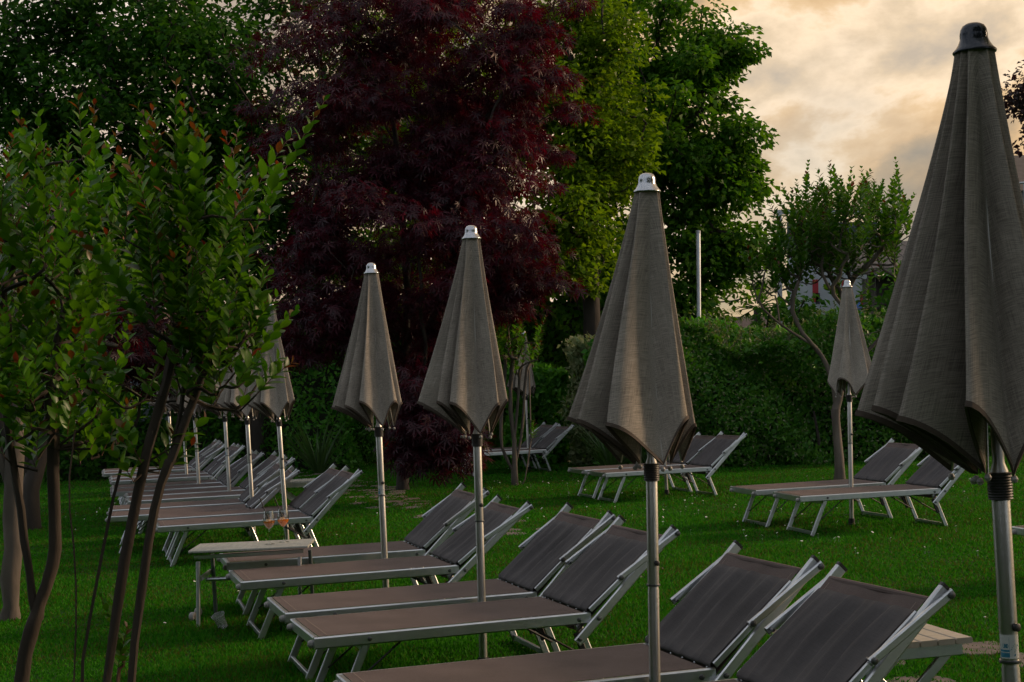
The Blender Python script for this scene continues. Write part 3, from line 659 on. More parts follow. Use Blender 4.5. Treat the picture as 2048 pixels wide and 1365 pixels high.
ice = M('ice', (.90, .62, .40), .2, 0, (.85, .45, .2), 90)
for (x, y, lab, tlt) in ((-1.600, 9.80, 'left of the two wine glasses, orange drink and black straw', -7), (-1.525, 9.905, 'right of the two wine glasses, orange drink and black straw', -5)):
    t = thing('wine_glass', lab, 'glass', (x, y, .4805), 0, 'wine glasses on the long table')
    o_ = [(.0005, .001), (.032, .001), (.033, .003), (.020, .006), (.006, .011), (.0042, .03), (.0040, .085), (.006, .097), (.018, .108), (.033, .128), (.0385, .142), (.036, .170), (.0305, .215)]
    i_ = [(.0295, .215), (.0348, .170), (.0372, .142), (.032, .1295), (.017, .1105), (.004, .101), (.0004, .100)]
    m = MB(); m.lathe(o_+i_, 24); build(m, 'bowl', GL, t, True, 50)
    m = MB(); m.lathe([(.0004, .1008), (.004, .1018), (.0165, .1112), (.0312, .1295), (.0362, .1415), (.0366, .147), (.0004, .147)], 24); d_ = build(m, 'drink', orange, t, True, 40)
    for k in range(3):
        s = .012; m = MB().box((-s, -s, -s*.8), (s, s, s*.8)); o = build(m, 'ice_cube', ice, d_); a = k*2.1; o.location = (.014*math.cos(a), .014*math.sin(a), .141+k*.003); o.rotation_euler = (a, .5*k, a)
    m = MB(); m.tube([(.012, .0, .112), (-.026, -.004, .225), (-.052, -.004, .300)], .0035, 8); build(m, 'straw', black, t, True)
cup = thing('plastic_cup', 'empty clear plastic cup lying tipped on the dark grass', 'cup', (-1.86, 9.46, .045)); cup.rotation_euler = (R(14), R(-24), .4)
PL = M('clear_plastic', (.8, .82, .82), .12); PL.node_tree.nodes['Principled BSDF'].inputs['Transmission Weight'].default_value = .82; PL.node_tree.nodes['Principled BSDF'].inputs['IOR'].default_value = 1.2
m = MB(); m.lathe([(.0005, -.03), (.030, -.03), (.034, .03), (.040, .058), (.0415, .060), (.040, .0615), (.0385, .058), (.0325, .03), (.0285, -.028), (.0005, -.028)], 20); build(m, 'cup_wall', PL, cup, True, 40)
m = MB(); m.lathe([(.0395, .056), (.0425, .057), (.0425, .061), (.0395, .062)], 20); build(m, 'rim', PL, cup, True, 40)

# ------------------------------------------------------------------ trees and shrubs
OV = leaf_oval(w=.56, curl=.16); DI = leaf_diamond(); DW = leaf_diamond(.62, .25); MP = leaf_maple()
def plant(name, label, cat, base, group=None): return thing(name, label, cat, base, 0, group)
def rel(pts, base): return [np.array(p)-np.array(base) for p in pts]
def shoots_tree(root, base, trunks, shoots, leaf, name_n, seed, bark, r_tip=.0038, pick=0, tmpl=OV, redness=.22, spacing=.40, step=.15, power=.40, flare=.2):
    """tree whose twigs end in upright shoots with opposite pairs of leaves (shoots: base point, direction, length)"""
    g = np.random.default_rng(seed); B = np.array(base)
    ch = skeleton(base, [rel(t, base) for t in trunks], [np.array(s[0])-B for s in shoots], r_tip=r_tip, power=power, step=step, jit=.02, seed=seed)
    add('trunk', branches_mesh(ch, 'trunk', bark, flare, 6), root)
    pos = []; ax = []; nn = []; sz = []; red = []; tw = MB()
    for (p, d, l) in shoots:
        p = np.array(p)-B; d = nrm(np.array(d, float)); bend = rand_unit(1, g)[0]*.18*l; npair = max(4, int(l/(leaf*spacing))); ph = g.uniform(0, 6); pts = []
        side = nrm(np.cross(d, (0, 0, 1.)+rand_unit(1, g)[0]*.1))
        for k in range(npair):
            f = (k+.5)/npair; q = p+d*l*f+bend*f*f; tang = nrm(d*l+2*bend*f); pts.append(q)
            s_ = leaf*(1.0-.55*max(0, (f-.55)/.45))*g.uniform(.8, 1.15)
            for sg in (-1, 1):
                a = ph+(math.pi/2 if k % 2 else 0)*.6; s2 = side*math.cos(a)+np.cross(tang, side)*math.sin(a)
                A_ = nrm(s2*sg+tang*(.75+.65*f)+np.array((0, 0, .25))+rand_unit(1, g)[0]*.16); N_ = nrm(tang+np.array((0, 0, .55))-A_*.2+rand_unit(1, g)[0]*.2)
                pos.append(q); ax.append(A_); nn.append(N_); sz.append(s_); red.append(g.uniform() < redness*max(0, (f-.62)/.38)*2.2)
        tw.tube([p]+pts, [max(.0012, leaf*.030*(1-.7*i/len(pts))) for i in range(len(pts)+1)], 4)
    tag(build(tw, 'twigs', shootM, root, True), kind='stuff')
    pos = np.array(pos); fr = frames(np.array(ax), np.array(nn)); sz = np.array(sz); red = np.array(red); V0, F0 = tmpl; sel = np.zeros(len(pos), bool)
    if pick:
        # the leaves that show largest: each an object of its own
        w = pos+B; py = w[:, 1]; vis = (py > .5) & (np.abs(w[:, 0]/py+.0) < .335); dist = np.linalg.norm(w-np.array((0, 0, CAMH)), axis=1); sc_ = np.where(vis, sz/dist*np.clip(np.abs(np.einsum('ni,ni->n', fr[:, :, 2], nrm(w-np.array((0, 0, CAMH))))), .15, 1), 0)
        idx = np.argsort(-sc_)[:pick]; sel[idx] = True
        mg = mesh_np('leaf', V0, F0, smooth=True); mg.materials.append(L_my); mrd = mesh_np('leaf', V0, F0, smooth=True); mrd.materials.append(L_myr)
        for i in idx:
            o = bpy.data.objects.new('leaf', mrd if red[i] else mg); COL.objects.link(o); o.parent = root
            mt = Matrix.Identity(4)
            for r_ in range(3):
                for c_ in range(3): mt[r_][c_] = float(fr[i, r_, c_]*sz[i])
                mt[r_][3] = float(pos[i, r_])
            o.matrix_basis = mt
    for nm, mk, mat in (('foliage', ~sel & ~red, L_my), ('young_foliage', ~sel & red, L_myr)):
        if mk.sum() == 0: continue
        V, F = scatter(tmpl, pos[mk], fr[mk], sz[mk]); me = mesh_np(nm, V, F, smooth=True); me.materials.append(mat); tag(add(nm, me, root), kind='stuff')

def crown_shoots(n, cpx, rpx, d, depth, lmin, lmax, seed, spread=.5):
    g = np.random.default_rng(seed); c = at(*cpx, d); k = d/FPX; out_ = []
    for _ in range(n):
        q = rand_unit(1, g)[0]*g.uniform(.3, 1)**.6; p = np.array(c)+q*np.array((rpx[0]*k, depth, rpx[1]*k))
        dr = np.array((q[0]*spread, q[1]*spread, 1.0))+rand_unit(1, g)[0]*.28; out_.append((p, dr, g.uniform(lmin, lmax)))
    return out_
def pl(pts, d, z0=True):
    r = [np.array(at(x, y, d+(dd if len(rest) else 0))) for (x, y, *rest) in pts for dd in [rest[0] if rest else 0]]
    return r
# foreground shrub, right of the two
d1 = 5.0; st = pl([(205, 1420), (240, 1180), (285, 930), (325, 790), (352, 690), (395, 640), (385, 560)], d1); b1 = st[0].copy(); b1[2] = 0; b1 = np.array((st[0][0]-.02, d1, 0.))
tr1 = [[b1]+st, [b1+np.array((-.05, .03, 0)), *pl([(158, 1365), (188, 1190), (240, 930), (290, 800), (330, 700)], d1+.06)],
       [b1+np.array((.07, -.03, 0)), *pl([(262, 1340), (290, 1120), (318, 985), (338, 925), (350, 880), (366, 800), (372, 700)], d1-.05)],
       [*pl([(342, 920), (388, 800), (410, 740), (421, 640)], d1-.05)],
       [b1+np.array((-.13, .04, 0)), *pl([(152, 1300), (152, 1130), (135, 985), (150, 860)], d1+.1)]]
s1 = plant('crepe_myrtle', 'glossy green leafy shrub with several slim stems and red tips, close at left', 'shrub', tuple(b1), 'leafy shrubs close to the camera at left')
sh = crown_shoots(30, (390, 620), (120, 145), d1, .24, .22, .46, 21, .34)+crown_shoots(17, (395, 490), (130, 90), d1, .24, .26, .46, 22, .28)+crown_shoots(18, (455, 690), (85, 60), d1, .2, .12, .24, 23, .7)+crown_shoots(14, (320, 780), (110, 70), d1, .2, .1, .2, 24, .9)+crown_shoots(17, (455, 765), (95, 75), d1, .2, .10, .2, 46, 1.0)+crown_shoots(7, (300, 900), (70, 80), d1, .12, .07, .14, 47, 1.0)
for x, y, l in ((283, 400, .32), (355, 400, .34), (470, 440, .26), (538, 440, .2), (250, 480, .26), (320, 420, .3), (410, 430, .3)): sh.append((np.array(at(x, y, d1-.1)), (random.uniform(-.1, .1), 0, 1), l))
shoots_tree(s1, b1, tr1, sh, .064, 'leaf', 31, barkA, pick=300, r_tip=.0033)
# foreground shrub at the left edge
d2 = 5.5; b2 = np.array((at(28, 1380, d2)[0], d2, 0.))
tr2 = [[b2, *pl([(40, 1330), (72, 1240), (62, 1180), (45, 1050), (25, 930), (10, 800), (20, 650)], d2)], [*pl([(72, 1235), (100, 1150), (112, 1080), (106, 900), (100, 780), (120, 650)], d2)]]
s2 = plant('crepe_myrtle', 'dark leafy shrub with a forked trunk at the left edge', 'shrub', tuple(b2), 'leafy shrubs close to the camera at left')
sh = crown_shoots(44, (70, 640), (145, 195), d2, .32, .22, .46, 25, .34)+crown_shoots(16, (95, 480), (120, 100), d2, .3, .24, .44, 26, .26)+crown_shoots(40, (120, 840), (140, 110), d2, .3, .12, .26, 27, .8)
for x, y, l in ((165, 320, .2), (80, 330, .18), (40, 360, .2)): sh.append((np.array(at(x, y, d2)), (0, 0, 1), l))
shoots_tree(s2, b2, tr2, sh, .066, 'leaf', 32, barkA, pick=300, r_tip=.0040)
# low suckers
b3 = np.array((at(235, 1365, 5.2)[0], 5.2, 0.)); s3 = plant('sucker_shoots', 'thin young shoots sprouting at the foot of the stems, bottom left', 'shrub', tuple(b3))
sh = [(np.array(at(x, y, 5.2)), (random.uniform(-.3, .3), 0, 1), l) for x, y, l in ((235, 1340, .14), (240, 1290, .16), (250, 1330, .12), (228, 1260, .14))]
shoots_tree(s3, b3, [[b3, b3+np.array((0, 0, .12))]], sh, .045, 'leaf', 33, shootM, redness=.1)
# pale trunk tree behind them
b4 = np.array((-3.44, 10.3, 0.)); s4 = plant('crepe_myrtle', 'tree with a smooth pale trunk behind the shrub at the left edge', 'tree', tuple(b4))
tr4 = [[b4, *pl([(22, 1130), (30, 1000), (28, 880), (40, 760)], 10.3)], [*pl([(28, 1000), (-30, 800), (-60, 650)], 10.3)]]
shoots_tree(s4, b4, tr4, crown_shoots(70, (60, 560), (170, 200), 10.3, .8, .25, .5, 28, .5)+crown_shoots(25, (190, 640), (90, 80), 10.3, .6, .25, .4, 29, .5), .075, 'leaf', 34, barkC, r_tip=.010, step=.3)
# right: gnarled tree before the hedge
b5 = np.array((4.163, 19.83, 0.)); D5 = 19.83; s5 = plant('crepe_myrtle', 'gnarled small tree with upright leafy shoots before the hedge at right', 'tree', tuple(b5))
tr5 = [[b5, *pl([(1676, 900), (1672, 820), (1668, 770), (1650, 720), (1625, 690), (1560, 650), (1515, 608), (1525, 570), (1530, 540)], D5)],
       [*pl([(1672, 820), (1690, 740), (1700, 680), (1690, 620), (1700, 560), (1690, 520)], D5, 0)], [*pl([(1625, 690), (1600, 660), (1580, 610), (1600, 560)], D5-.2)],
       [*pl([(1690, 740), (1740, 700), (1790, 640), (1800, 560), (1780, 500)], D5+.2)], [*pl([(1690, 620), (1660, 580), (1640, 540), (1650, 500)], D5-.3)], [*pl([(1700, 680), (1830, 640), (1880, 600)], D5)]]
sh = crown_shoots(195, (1690, 480), (138, 85), D5, 1.0, .3, .62, 41, .25)+crown_shoots(44, (1625, 540), (95, 55), D5, .7, .25, .45, 42, .3)+crown_shoots(32, (1545, 560), (55, 50), D5, .4, .25, .4, 43, .3)+crown_shoots(10, (1730, 590), (80, 40), D5, .7, .2, .35, 44, .8)
for x, y, l in ((1802, 420, .6), (1744, 430, .55), (1640, 460, .4), (1690, 450, .4)): sh.append((np.array(at(x, y, D5)), (0, 0, 1), l))
shoots_tree(s5, b5, tr5, sh, .104, 'leaf', 35, barkC, r_tip=.0065, step=.3, redness=.12, tmpl=leaf_oval(n=3, w=.55))
# slim multi stem tree, centre
b6 = np.array((-.04, 21.3, 0.)); D6 = 21.3; s6 = plant('crepe_myrtle', 'slim multi stemmed small tree on the lawn just right of the red maple', 'tree', tuple(b6))
tr6 = [[b6, *pl([(1030, 940), (1028, 880), (1035, 820), (1040, 760), (1050, 700)], D6)], [*pl([(1028, 945), (1005, 905), (1000, 860), (1008, 790), (1012, 720)], D6)], [*pl([(1030, 930), (1046, 860), (1048, 800), (1052, 740)], D6)],
       [b6+np.array((.12, 0, 0)), *pl([(1055, 930), (1062, 880), (1060, 800), (1058, 740)], D6)], [*pl([(1028, 880), (1020, 800), (1024, 720)], D6)]]
sh = crown_shoots(36, (1040, 700), (50, 60), D6, .5, .2, .4, 45, .4)+[(np.array(at(1066, 880, D6)), (.2, 0, 1), .3)]
shoots_tree(s6, b6, tr6, sh, .085, 'leaf', 36, barkC, r_tip=.010, step=.3, redness=.5, tmpl=leaf_oval(n=3, w=.55))

def big_tree(name, label, base, trunks, targets, per, rad, flat, size, tmpl, leaf, bark, seed, r_tip=.012, group=None, droop=.3, power=.46, up=.7, step=.35, jit=.06, pick=0):
    root = plant(name, label, 'tree', base, group); T = [np.array(t)-np.array(base) for t in targets]
    ch = skeleton(base, [rel(t, base) for t in trunks], T, r_tip=r_tip, seed=seed, power=power, step=step, jit=jit)
    add('trunk', branches_mesh(ch, 'trunk', bark, .3, 6), root)
    c = add('crown', clumps(T, per, rad, flat, size, tmpl, leaf, 'crown', seed, droop, up), root); c['kind'] = 'stuff'
    return root, T
# red maple
bm = (-1.62, 21.4, 0)
mt = [ellipsoid_targets(190, (-1.15, 20.9, 5.3), (2.15, 2.3, 3.6), 51, .30), ellipsoid_targets(80, (-1.25, 20.6, 3.4), (2.0, 1.9, 1.7), 52, .4), ellipsoid_targets(34, (-1.0, 19.0, .95), (.55, .6, .75), 53, .2, .15),
      ellipsoid_targets(18, (.0, 20.4, 3.0), (.65, .8, .9), 54, .2), ellipsoid_targets(26, (-2.6, 20.2, 2.3), (.9, .9, .8), 55, .2), ellipsoid_targets(22, (.3, 20.3, 5.8), (.8, .9, 1.5), 58, .2)]
mt = np.concatenate(mt)
mtr = [[bm, (-1.60, 21.4, .5), (-1.55, 21.3, 1.1), (-1.5, 21.2, 1.9), (-1.4, 21.1, 2.9), (-1.45, 21.0, 4.0), (-1.5, 20.9, 5.2)], [(-1.55, 21.3, 1.1), (-1.25, 21.0, 1.9), (-.8, 20.7, 3.0), (-.4, 20.5, 4.2)], [(-1.5, 21.2, 1.9), (-2.1, 21.0, 2.8), (-2.5, 20.9, 4.0), (-2.7, 20.8, 5.4)], [(-1.55, 21.3, 1.1), (-1.3, 20.4, 1.5), (-1.1, 19.6, 1.5)]]
mroot, mT = big_tree('red_maple', 'tall dark red Japanese maple behind the middle umbrellas', bm, mtr, mt, 84, .50, .42, .125, MP, L_ma, barkB, 60, r_tip=.0055, droop=.75, up=.9)
# the maple leaves that show largest, each one an object
g = np.random.default_rng(61); front = sorted(range(len(mT)), key=lambda i: (mT[i][1]))[:60]; ml = mesh_np('leaf', *MP); ml.materials.append(L_ma)
for k in range(300):
    c = mT[front[k % 60]]+rand_unit(1, g)[0]*np.array((.42, .3, .2)); c[1] -= .12; ax_ = nrm(np.array((g.normal()*.6, -.5, -.7))); fr = frames(ax_[None], (np.array((0, -.5, .8))+rand_unit(1, g)[0]*.4)[None])[0]; s_ = .13*g.uniform(.8, 1.15)
    o = bpy.data.objects.new('leaf', ml); COL.objects.link(o); o.parent = mroot; o.matrix_basis = Matrix([[*(fr[r_]*s_), c[r_]] for r_ in range(3)]+[[0, 0, 0, 1]])
# small red maple far left
b7 = (-5.55, 17.4, 0); big_tree('red_maple', 'small dark red maple behind the left edge shrubs', b7, [[b7, (-5.5, 17.4, .6), (-5.3, 17.5, 1.2), (-5.0, 17.6, 1.9)], [(-5.5, 17.4, .6), (-5.9, 17.3, 1.4), (-6.0, 17.2, 2.2)]],
   np.concatenate([ellipsoid_targets(60, (-5.2, 17.6, 2.3), (1.5, 1.2, .8), 71, .2), ellipsoid_targets(24, (-4.5, 18.6, 2.0), (.7, .6, .5), 72, .2)]), 60, .4, .42, .11, MP, L_ma, barkB, 73, r_tip=.014, droop=.7)
# green tree upper left
b8 = (-4.6, 27.5, 0); big_tree('broadleaf_tree', 'big spreading green tree filling the upper left with sky gaps', b8, [[b8, (-4.6, 27.4, 2), (-4.9, 27, 4), (-5.3, 26.6, 6), (-5.6, 26.4, 8)], [(-4.9, 27, 4), (-6.6, 26.4, 5.4), (-8.4, 26, 6.4)], [(-4.6, 27.4, 2.6), (-3.6, 27, 4.6), (-3, 26.8, 7)]],
   np.concatenate([ellipsoid_targets(210, (-5.6, 26.3, 6.6), (3.6, 2.8, 3.0), 81, .25), ellipsoid_targets(90, (-5.0, 26, 4.4), (3.0, 2, 1.2), 82, .2), ellipsoid_targets(34, (-8.3, 26.2, 6.6), (1.4, 1.6, 1.9), 83, .2), ellipsoid_targets(40, (-7.6, 26.2, 8.2), (2.4, 1.8, 1.5), 85, .2)]), 120, .62, .6, .125, DW, L_dk, barkB, 84, r_tip=.013, droop=.35)
# dark tree further left/back
b9 = (-11.5, 36, 0); big_tree('broadleaf_tree', 'dark distant tree at the far left behind the spreading green tree', b9, [[b9, (-11.5, 36, 3), (-11.2, 36, 6)]],
   ellipsoid_targets(120, (-10.2, 36, 4.6), (4.2, 2.5, 2.6), 91, .2), 80, .8, .7, .2, DW, L_dk, barkB, 92, r_tip=.02)
# dark green tree right of the maple
b10 = (2.9, 31.0, 0)
gt = np.concatenate([ellipsoid_targets(150, (3.2, 31, 6.6), (1.75, 2.0, 3.2), 101, .25), ellipsoid_targets(42, (4.55, 30.6, 5.6), (.85, 1.1, 1.2), 102, .2), ellipsoid_targets(40, (4.15, 30.4, 3.9), (1.05, 1.1, .9), 103, .2), ellipsoid_targets(24, (4.25, 30.8, 7.9), (.85, 1, .75), 104, .2), ellipsoid_targets(18, (3.55, 30, 2.75), (.7, .8, .45), 105, .2), ellipsoid_targets(44, (2.1, 30.2, 3.0), (1.2, .9, 1.0), 106, .2)])
big_tree('broadleaf_tree', 'tall dark green tree against the sky right of the red maple', b10, [[b10, (2.9, 31, 2), (3.0, 31, 4), (3.1, 31, 6), (3.2, 31, 8)], [(3.0, 31, 4), (3.8, 30.8, 5), (4.4, 30.6, 5.8)]], gt, 130, .50, .62, .135, DW, L_gr, barkB, 107, r_tip=.013, droop=.4, group='green trees behind the hedge')
b11 = (1.4, 27.4, 0)
big_tree('broadleaf_tree', 'yellow green lighter tree between the red maple and the dark green tree', b11, [[b11, (1.4, 27.4, 2), (1.5, 27.4, 4), (1.5, 27.4, 6.5)]],
   np.concatenate([ellipsoid_targets(190, (1.35, 27.4, 6.4), (1.35, 1.2, 3.4), 111, .2), ellipsoid_targets(50, (1.0, 27, 4.0), (1.0, 1, 1.5), 112, .2)]), 110, .42, .6, .115, DW, L_yl, barkB, 113, r_tip=.012, droop=.3, group='green trees behind the hedge')
b13 = (-1.9, 30, 0); big_tree('broadleaf_tree', 'light green tree glimpsed through the top of the red maple', b13, [[b13, (-1.9, 30, 2.5), (-1.8, 30, 5), (-1.8, 30, 7.5)]],
   np.concatenate([ellipsoid_targets(170, (-1.9, 30, 6.4), (2.9, 1.8, 3.6), 131, .15)]), 95, .6, .65, .15, DW, L_yl, barkB, 132, r_tip=.014)
b12 = (7.95, 22, 0); big_tree('plum_tree', 'dark purple leaved tree peeking in at the right edge', b12, [[b12, (7.95, 22, 2), (7.9, 22, 4)]], np.concatenate([ellipsoid_targets(60, (7.95, 22, 5.2), (.75, .8, .95), 121, .2)]), 70, .3, .7, .085, DW, L_pu, barkB, 122, r_tip=.01)

b14 = (5.4, 2.6, 0); big_tree('broadleaf_tree', 'unseen broad tree added beyond the right edge to shade the nearest umbrella', b14, [[b14, (5.3, 2.6, 1.6), (5.0, 2.6, 3.2), (4.4, 2.6, 4.2)], [(5.3, 2.6, 1.6), (5.6, 3.6, 3.0), (5.6, 4.2, 4.0)]],
   np.concatenate([ellipsoid_targets(90, (4.9, 3.6, 3.8), (2.3, 2.6, 1.7), 141, .15), ellipsoid_targets(80, (2.0, 1.2, 4.2), (2.3, 1.8, .7), 142, .15)]), 90, .6, .6, .15, DW, L_gr, barkB, 143, r_tip=.012)  # tree added out of view to keep sun and sky off the nearest umbrella
# hedges and bushes
def hedge(name, label, x0, x1, y0, y1, h, leaf, size, n, seed, z0=0., cat='hedge', bump=.25, wisps=0, speck=0.):
    g = np.random.default_rng(seed); cx, cy = (x0+x1)/2, (y0+y1)/2; root = plant(name, label, cat, (cx, cy, 0)); hx, hy = (x1-x0)/2, (y1-y0)/2
    ph = g.uniform(0, 6, 8)
    def bumps(a, b): return bump*(.5*np.sin(a*1.9+ph[0]+np.sin(b*2.3+ph[1]))+.35*np.sin(b*3.1+a*2.7+ph[2])+.25*np.sin(a*6.1+b*4.3+ph[3]))
    u = g.uniform(0, 1, n); fr_ = g.uniform(-hx, hx, n); pos = np.empty((n, 3)); no = np.empty((n, 3)); dep = g.exponential(.07, n)
    A_f, A_t, A_s = 2*hx*h, 2*hx*2*hy, 2*hy*h; tot = A_f+A_t+2*A_s
    m1 = u < A_f/tot; m2 = (~m1) & (u < (A_f+A_t)/tot); m3 = ~(m1 | m2)
    zz = g.uniform(z0, h, n); yy = g.uniform(-hy, hy, n)
    top = lambda x, y: h+bumps(x, y)*.8-.28*np.clip((np.abs(x)/hx-.82)/.18, 0, 1)**2
    pos[m1] = np.stack([fr_, -hy+dep-bumps(fr_, zz), np.minimum(zz, 9)], 1)[m1]; pos[m1, 2] *= (top(fr_, -hy*np.ones(n))/h)[m1]; no[m1] = (0, -1, .25)
    pos[m2] = np.stack([fr_, yy, top(fr_, yy)-dep], 1)[m2]; no[m2] = (0, -.2, 1)
    sg = np.where(g.uniform(0, 1, n) < .5, -1, 1); pos[m3] = np.stack([sg*(hx-dep+bumps(yy, zz)), yy, zz], 1)[m3]; no[m3] = np.stack([sg, np.zeros(n), .2*np.ones(n)], 1)[m3]
    nn = no+rand_unit(n, g)*.75; ax = rand_unit(n, g)+no*.5+np.array((0, 0, .25))
    V, F = scatter(leaf_oval(n=2, w=.55, fold=.2), pos, frames(ax, nn), size*g.uniform(.65, 1.25, n)); me = mesh_np('foliage', V, F); me.materials.append(leaf); tag(add('foliage', me, root), kind='stuff')
    if speck:
        mk = g.uniform(0, 1, n) < speck; V, F = scatter(leaf_oval(n=2, w=.5, fold=.2), pos[mk]+no[mk]*.03, frames(rand_unit(int(mk.sum()), g)+no[mk]*.4, no[mk]+rand_unit(int(mk.sum()), g)*.6), size*.62*np.ones(int(mk.sum()))); me = mesh_np('pale_foliage', V, F); me.materials.append(L_va); tag(add('pale_foliage', me, root), kind='stuff')
    # twiggy heart of the hedge
    k = 24; cs = max(.2, (hy-.22-bump)/hy)
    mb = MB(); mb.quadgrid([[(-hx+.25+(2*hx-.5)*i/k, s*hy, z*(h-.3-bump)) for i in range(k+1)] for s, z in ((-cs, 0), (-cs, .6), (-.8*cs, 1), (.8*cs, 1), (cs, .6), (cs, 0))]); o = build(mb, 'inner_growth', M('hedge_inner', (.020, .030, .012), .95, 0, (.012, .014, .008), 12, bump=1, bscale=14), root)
    for i in range(int((x1-x0)/.7)+1):
        x = -hx+.3+i*.7
        if x < hx: mb = MB(); mb.tube([(x, -hy+.3, 0), (x+.03, -hy+.26, .35), (x-.02, -hy+.3, .8)], [.03, .025, .018], 6); build(mb, 'stem', barkB, root, True)
    if wisps:
        w = MB(); P = []; A2 = []; 
        for _ in range(wisps):
            x, y = g.uniform(-hx, hx), g.uniform(-hy, hy*.5); z = top(np.array([x]), np.array([y]))[0]-.05; l = g.uniform(.15, .4); d = np.array((g.normal()*.35, g.normal()*.3-.1, 1)); d /= np.linalg.norm(d); q0 = np.array((x, y, z)); w.tube([q0, q0+d*l*.5, q0+d*l+np.array((0, 0, -.03))], [.004, .003, .002], 4)
            for k in range(12):
                P.append(q0+d*l*(k+1)/12); A2.append(nrm(rand_unit(1, g)[0]+d*.8))
        build(w, 'wisp_stems', barkC, root); P = np.array(P); V, F = scatter(leaf_oval(n=2, w=.5), P, frames(np.array(A2), rand_unit(len(P), g)+np.array((0, 0, 1))), size*.7*np.ones(len(P))); me = mesh_np('wisp_leaves', V, F); me.materials.append(L_va); tag(add('wisp_leaves', me, root), kind='stuff')
    return root
hedge('clipped_hedge', 'tall dense dark green hedge along the right behind the loungers', 2.2, 7.4, 23.2, 24.6, 2.02, L_he, .085, 34000, 201, wisps=130, bump=.38, speck=.2)
hedge('laurel_hedge', 'bright green laurel hedge rising behind the centre right umbrella', 1.5, 4.6, 24.8, 26.2, 2.1, L_lt, .13, 15000, 202, bump=.3, cat='hedge')
hedge('variegated_shrub', 'pale variegated shrub left of the bright laurel', .95, 2.3, 25.2, 26.4, 2.1, L_va, .11, 6000, 203, cat='shrub')
hedge('laurel_bush', 'rounded bush with red young tips behind the far pair of loungers', -.1, 1.05, 26.2, 27.2, 1.55, L_lt, .12, 5000, 204, cat='shrub')
hedge('laurel_hedge', 'tall leafy hedge seen between the red maple and the umbrella canopies', -.6, 2.6, 28.0, 29.5, 3.7, L_gr, .14, 13000, 205, bump=.5)
hedge('boundary_hedge', 'long dark hedge behind the far left row of loungers', -13.5, -2.2, 29.0, 30.6, 2.3, L_dk, .12, 26000, 206, bump=.4)
hedge('lit_shrub', 'lighter green shrub behind the drooping red leaves, left of the maple', -4.6, -2.9, 27.2, 28.4, 2.7, L_lt, .10, 7000, 207, cat='shrub', bump=.4)
hedge('tall_screen_hedge', 'very tall dark screen of evergreens at the back left', -16, .5, 33.5, 35.2, 4.3, L_dk, .2, 26000, 208, bump=.7)

hedge('low_border', 'low dark border bushes in front of the pale fence boards', -12.5, -4.9, 27.2, 28.2, 1.6, L_dk, .12, 12000, 209, bump=.3, cat='shrub')
# unseen hedges added behind and left of the viewpoint to block light
hedge('unseen_light_blocker', 'unseen tall evergreen screen added behind the viewpoint to block light', -13, 9, -9, -7, 4.6, L_dk, .4, 20000, 210, bump=.6)
hedge('unseen_light_blocker', 'unseen tall evergreen screen added left of the viewpoint to block light', -11, -8.5, -6.5, 9, 5.5, L_dk, .4, 16000, 211, bump=.6)
def strap_plant(name, label, base, n, length, w, droop, seed):
    g = np.random.default_rng(seed); root = plant(name, label, 'plant', base); 
    for k in range(n):
        a = g.uniform(0, 2*math.pi); el = g.uniform(.75, 1.45); L = length*g.uniform(.6, 1.1); mb = MB(); rows = []; d = np.array((math.cos(a)*math.cos(el), math.sin(a)*math.cos(el), math.sin(el))); s = np.array((-math.sin(a), math.cos(a), 0)); p = np.array((math.cos(a)*.05, math.sin(a)*.05, 0)); v = d.copy()
        for i in range(8):
            f = i/7; hw = w*.5*(1-f**2.2)+.001; rows.append([p-s*hw, p+np.array((0, 0, -hw*.4)), p+s*hw]); p = p+v*L/7; v = nrm(v+np.array((math.cos(a)*.05, math.sin(a)*.05, -droop*f)))
        mb.quadgrid(rows); build(mb, 'leaf', L_sp, root, True)
strap_plant('flax_plant', 'spiky strap leaved plant at the lawn edge left of the maple', (-3.4, 26.3, 0), 46, 1.15, .05, .10, 301)
strap_plant('flax_plant', 'drooping long leaved plant beside the left of the hedge, centre right', (1.42, 22.9, 0), 70, 1.25, .035, .30, 302)
strap_plant('flax_plant', 'second drooping long leaved plant tucked against the hedge end', (2.0, 23.0, 0), 50, 1.15, .035, .30, 303)

# ------------------------------------------------------------------ things behind the hedge
post = thing('steel_post', 'plain grey steel post rising above the hedge at centre right', 'post', (3.22, 27, 0)); post.rotation_euler = (0, R(2.2), 0)
m = MB(); m.lathe([(.038, 0), (.038, 3.92), (.03, 3.94), (.0005, 3.94)], 14); build(m, 'tube', M('galvanised', (.42, .45, .48), .45, .6, (.34, .37, .4), 5), post, True, 40)
m = MB(); m.lathe([(.041, 3.93), (.041, 3.97), (.0005, 3.98)], 14); build(m, 'post_cap', M('galvanised', (.4, .4, .4)), post, True, 40)
fb = thing('billboard', 'white and dark billboard on a steel frame half hidden by the gnarled tree', 'billboard', (7.27, 42, 0)); fb.rotation_euler = (0, R(2.2), 0); gal = MATS['galvanised']
for x in (0, 3.0): build(MB().obar((x, 0, 0), (x, 0, 5.72), .12, .12, up=(0, 1, 0)), 'frame_post', gal, fb)
build(MB().obar((-.06, 0, 5.78), (3.06, 0, 5.78), .12, .12), 'frame_beam', gal, fb)
def panel(x0, x1, z0, z1, y, mat, nm): return build(MB().box((x0, y, z0), (x1, y+.05, z1)), nm, mat, fb)
panel(.22, 2.7, 2.1, 4.55, 0, M('board_white', (.42, .46, .50), .6, 0, (.35, .39, .43), 2), 'lower_panel'); panel(.22, 2.7, 4.555, 5.5, 0, M('board_navy', (.035, .055, .075), .6, 0, (.05, .07, .09), 2), 'upper_panel')
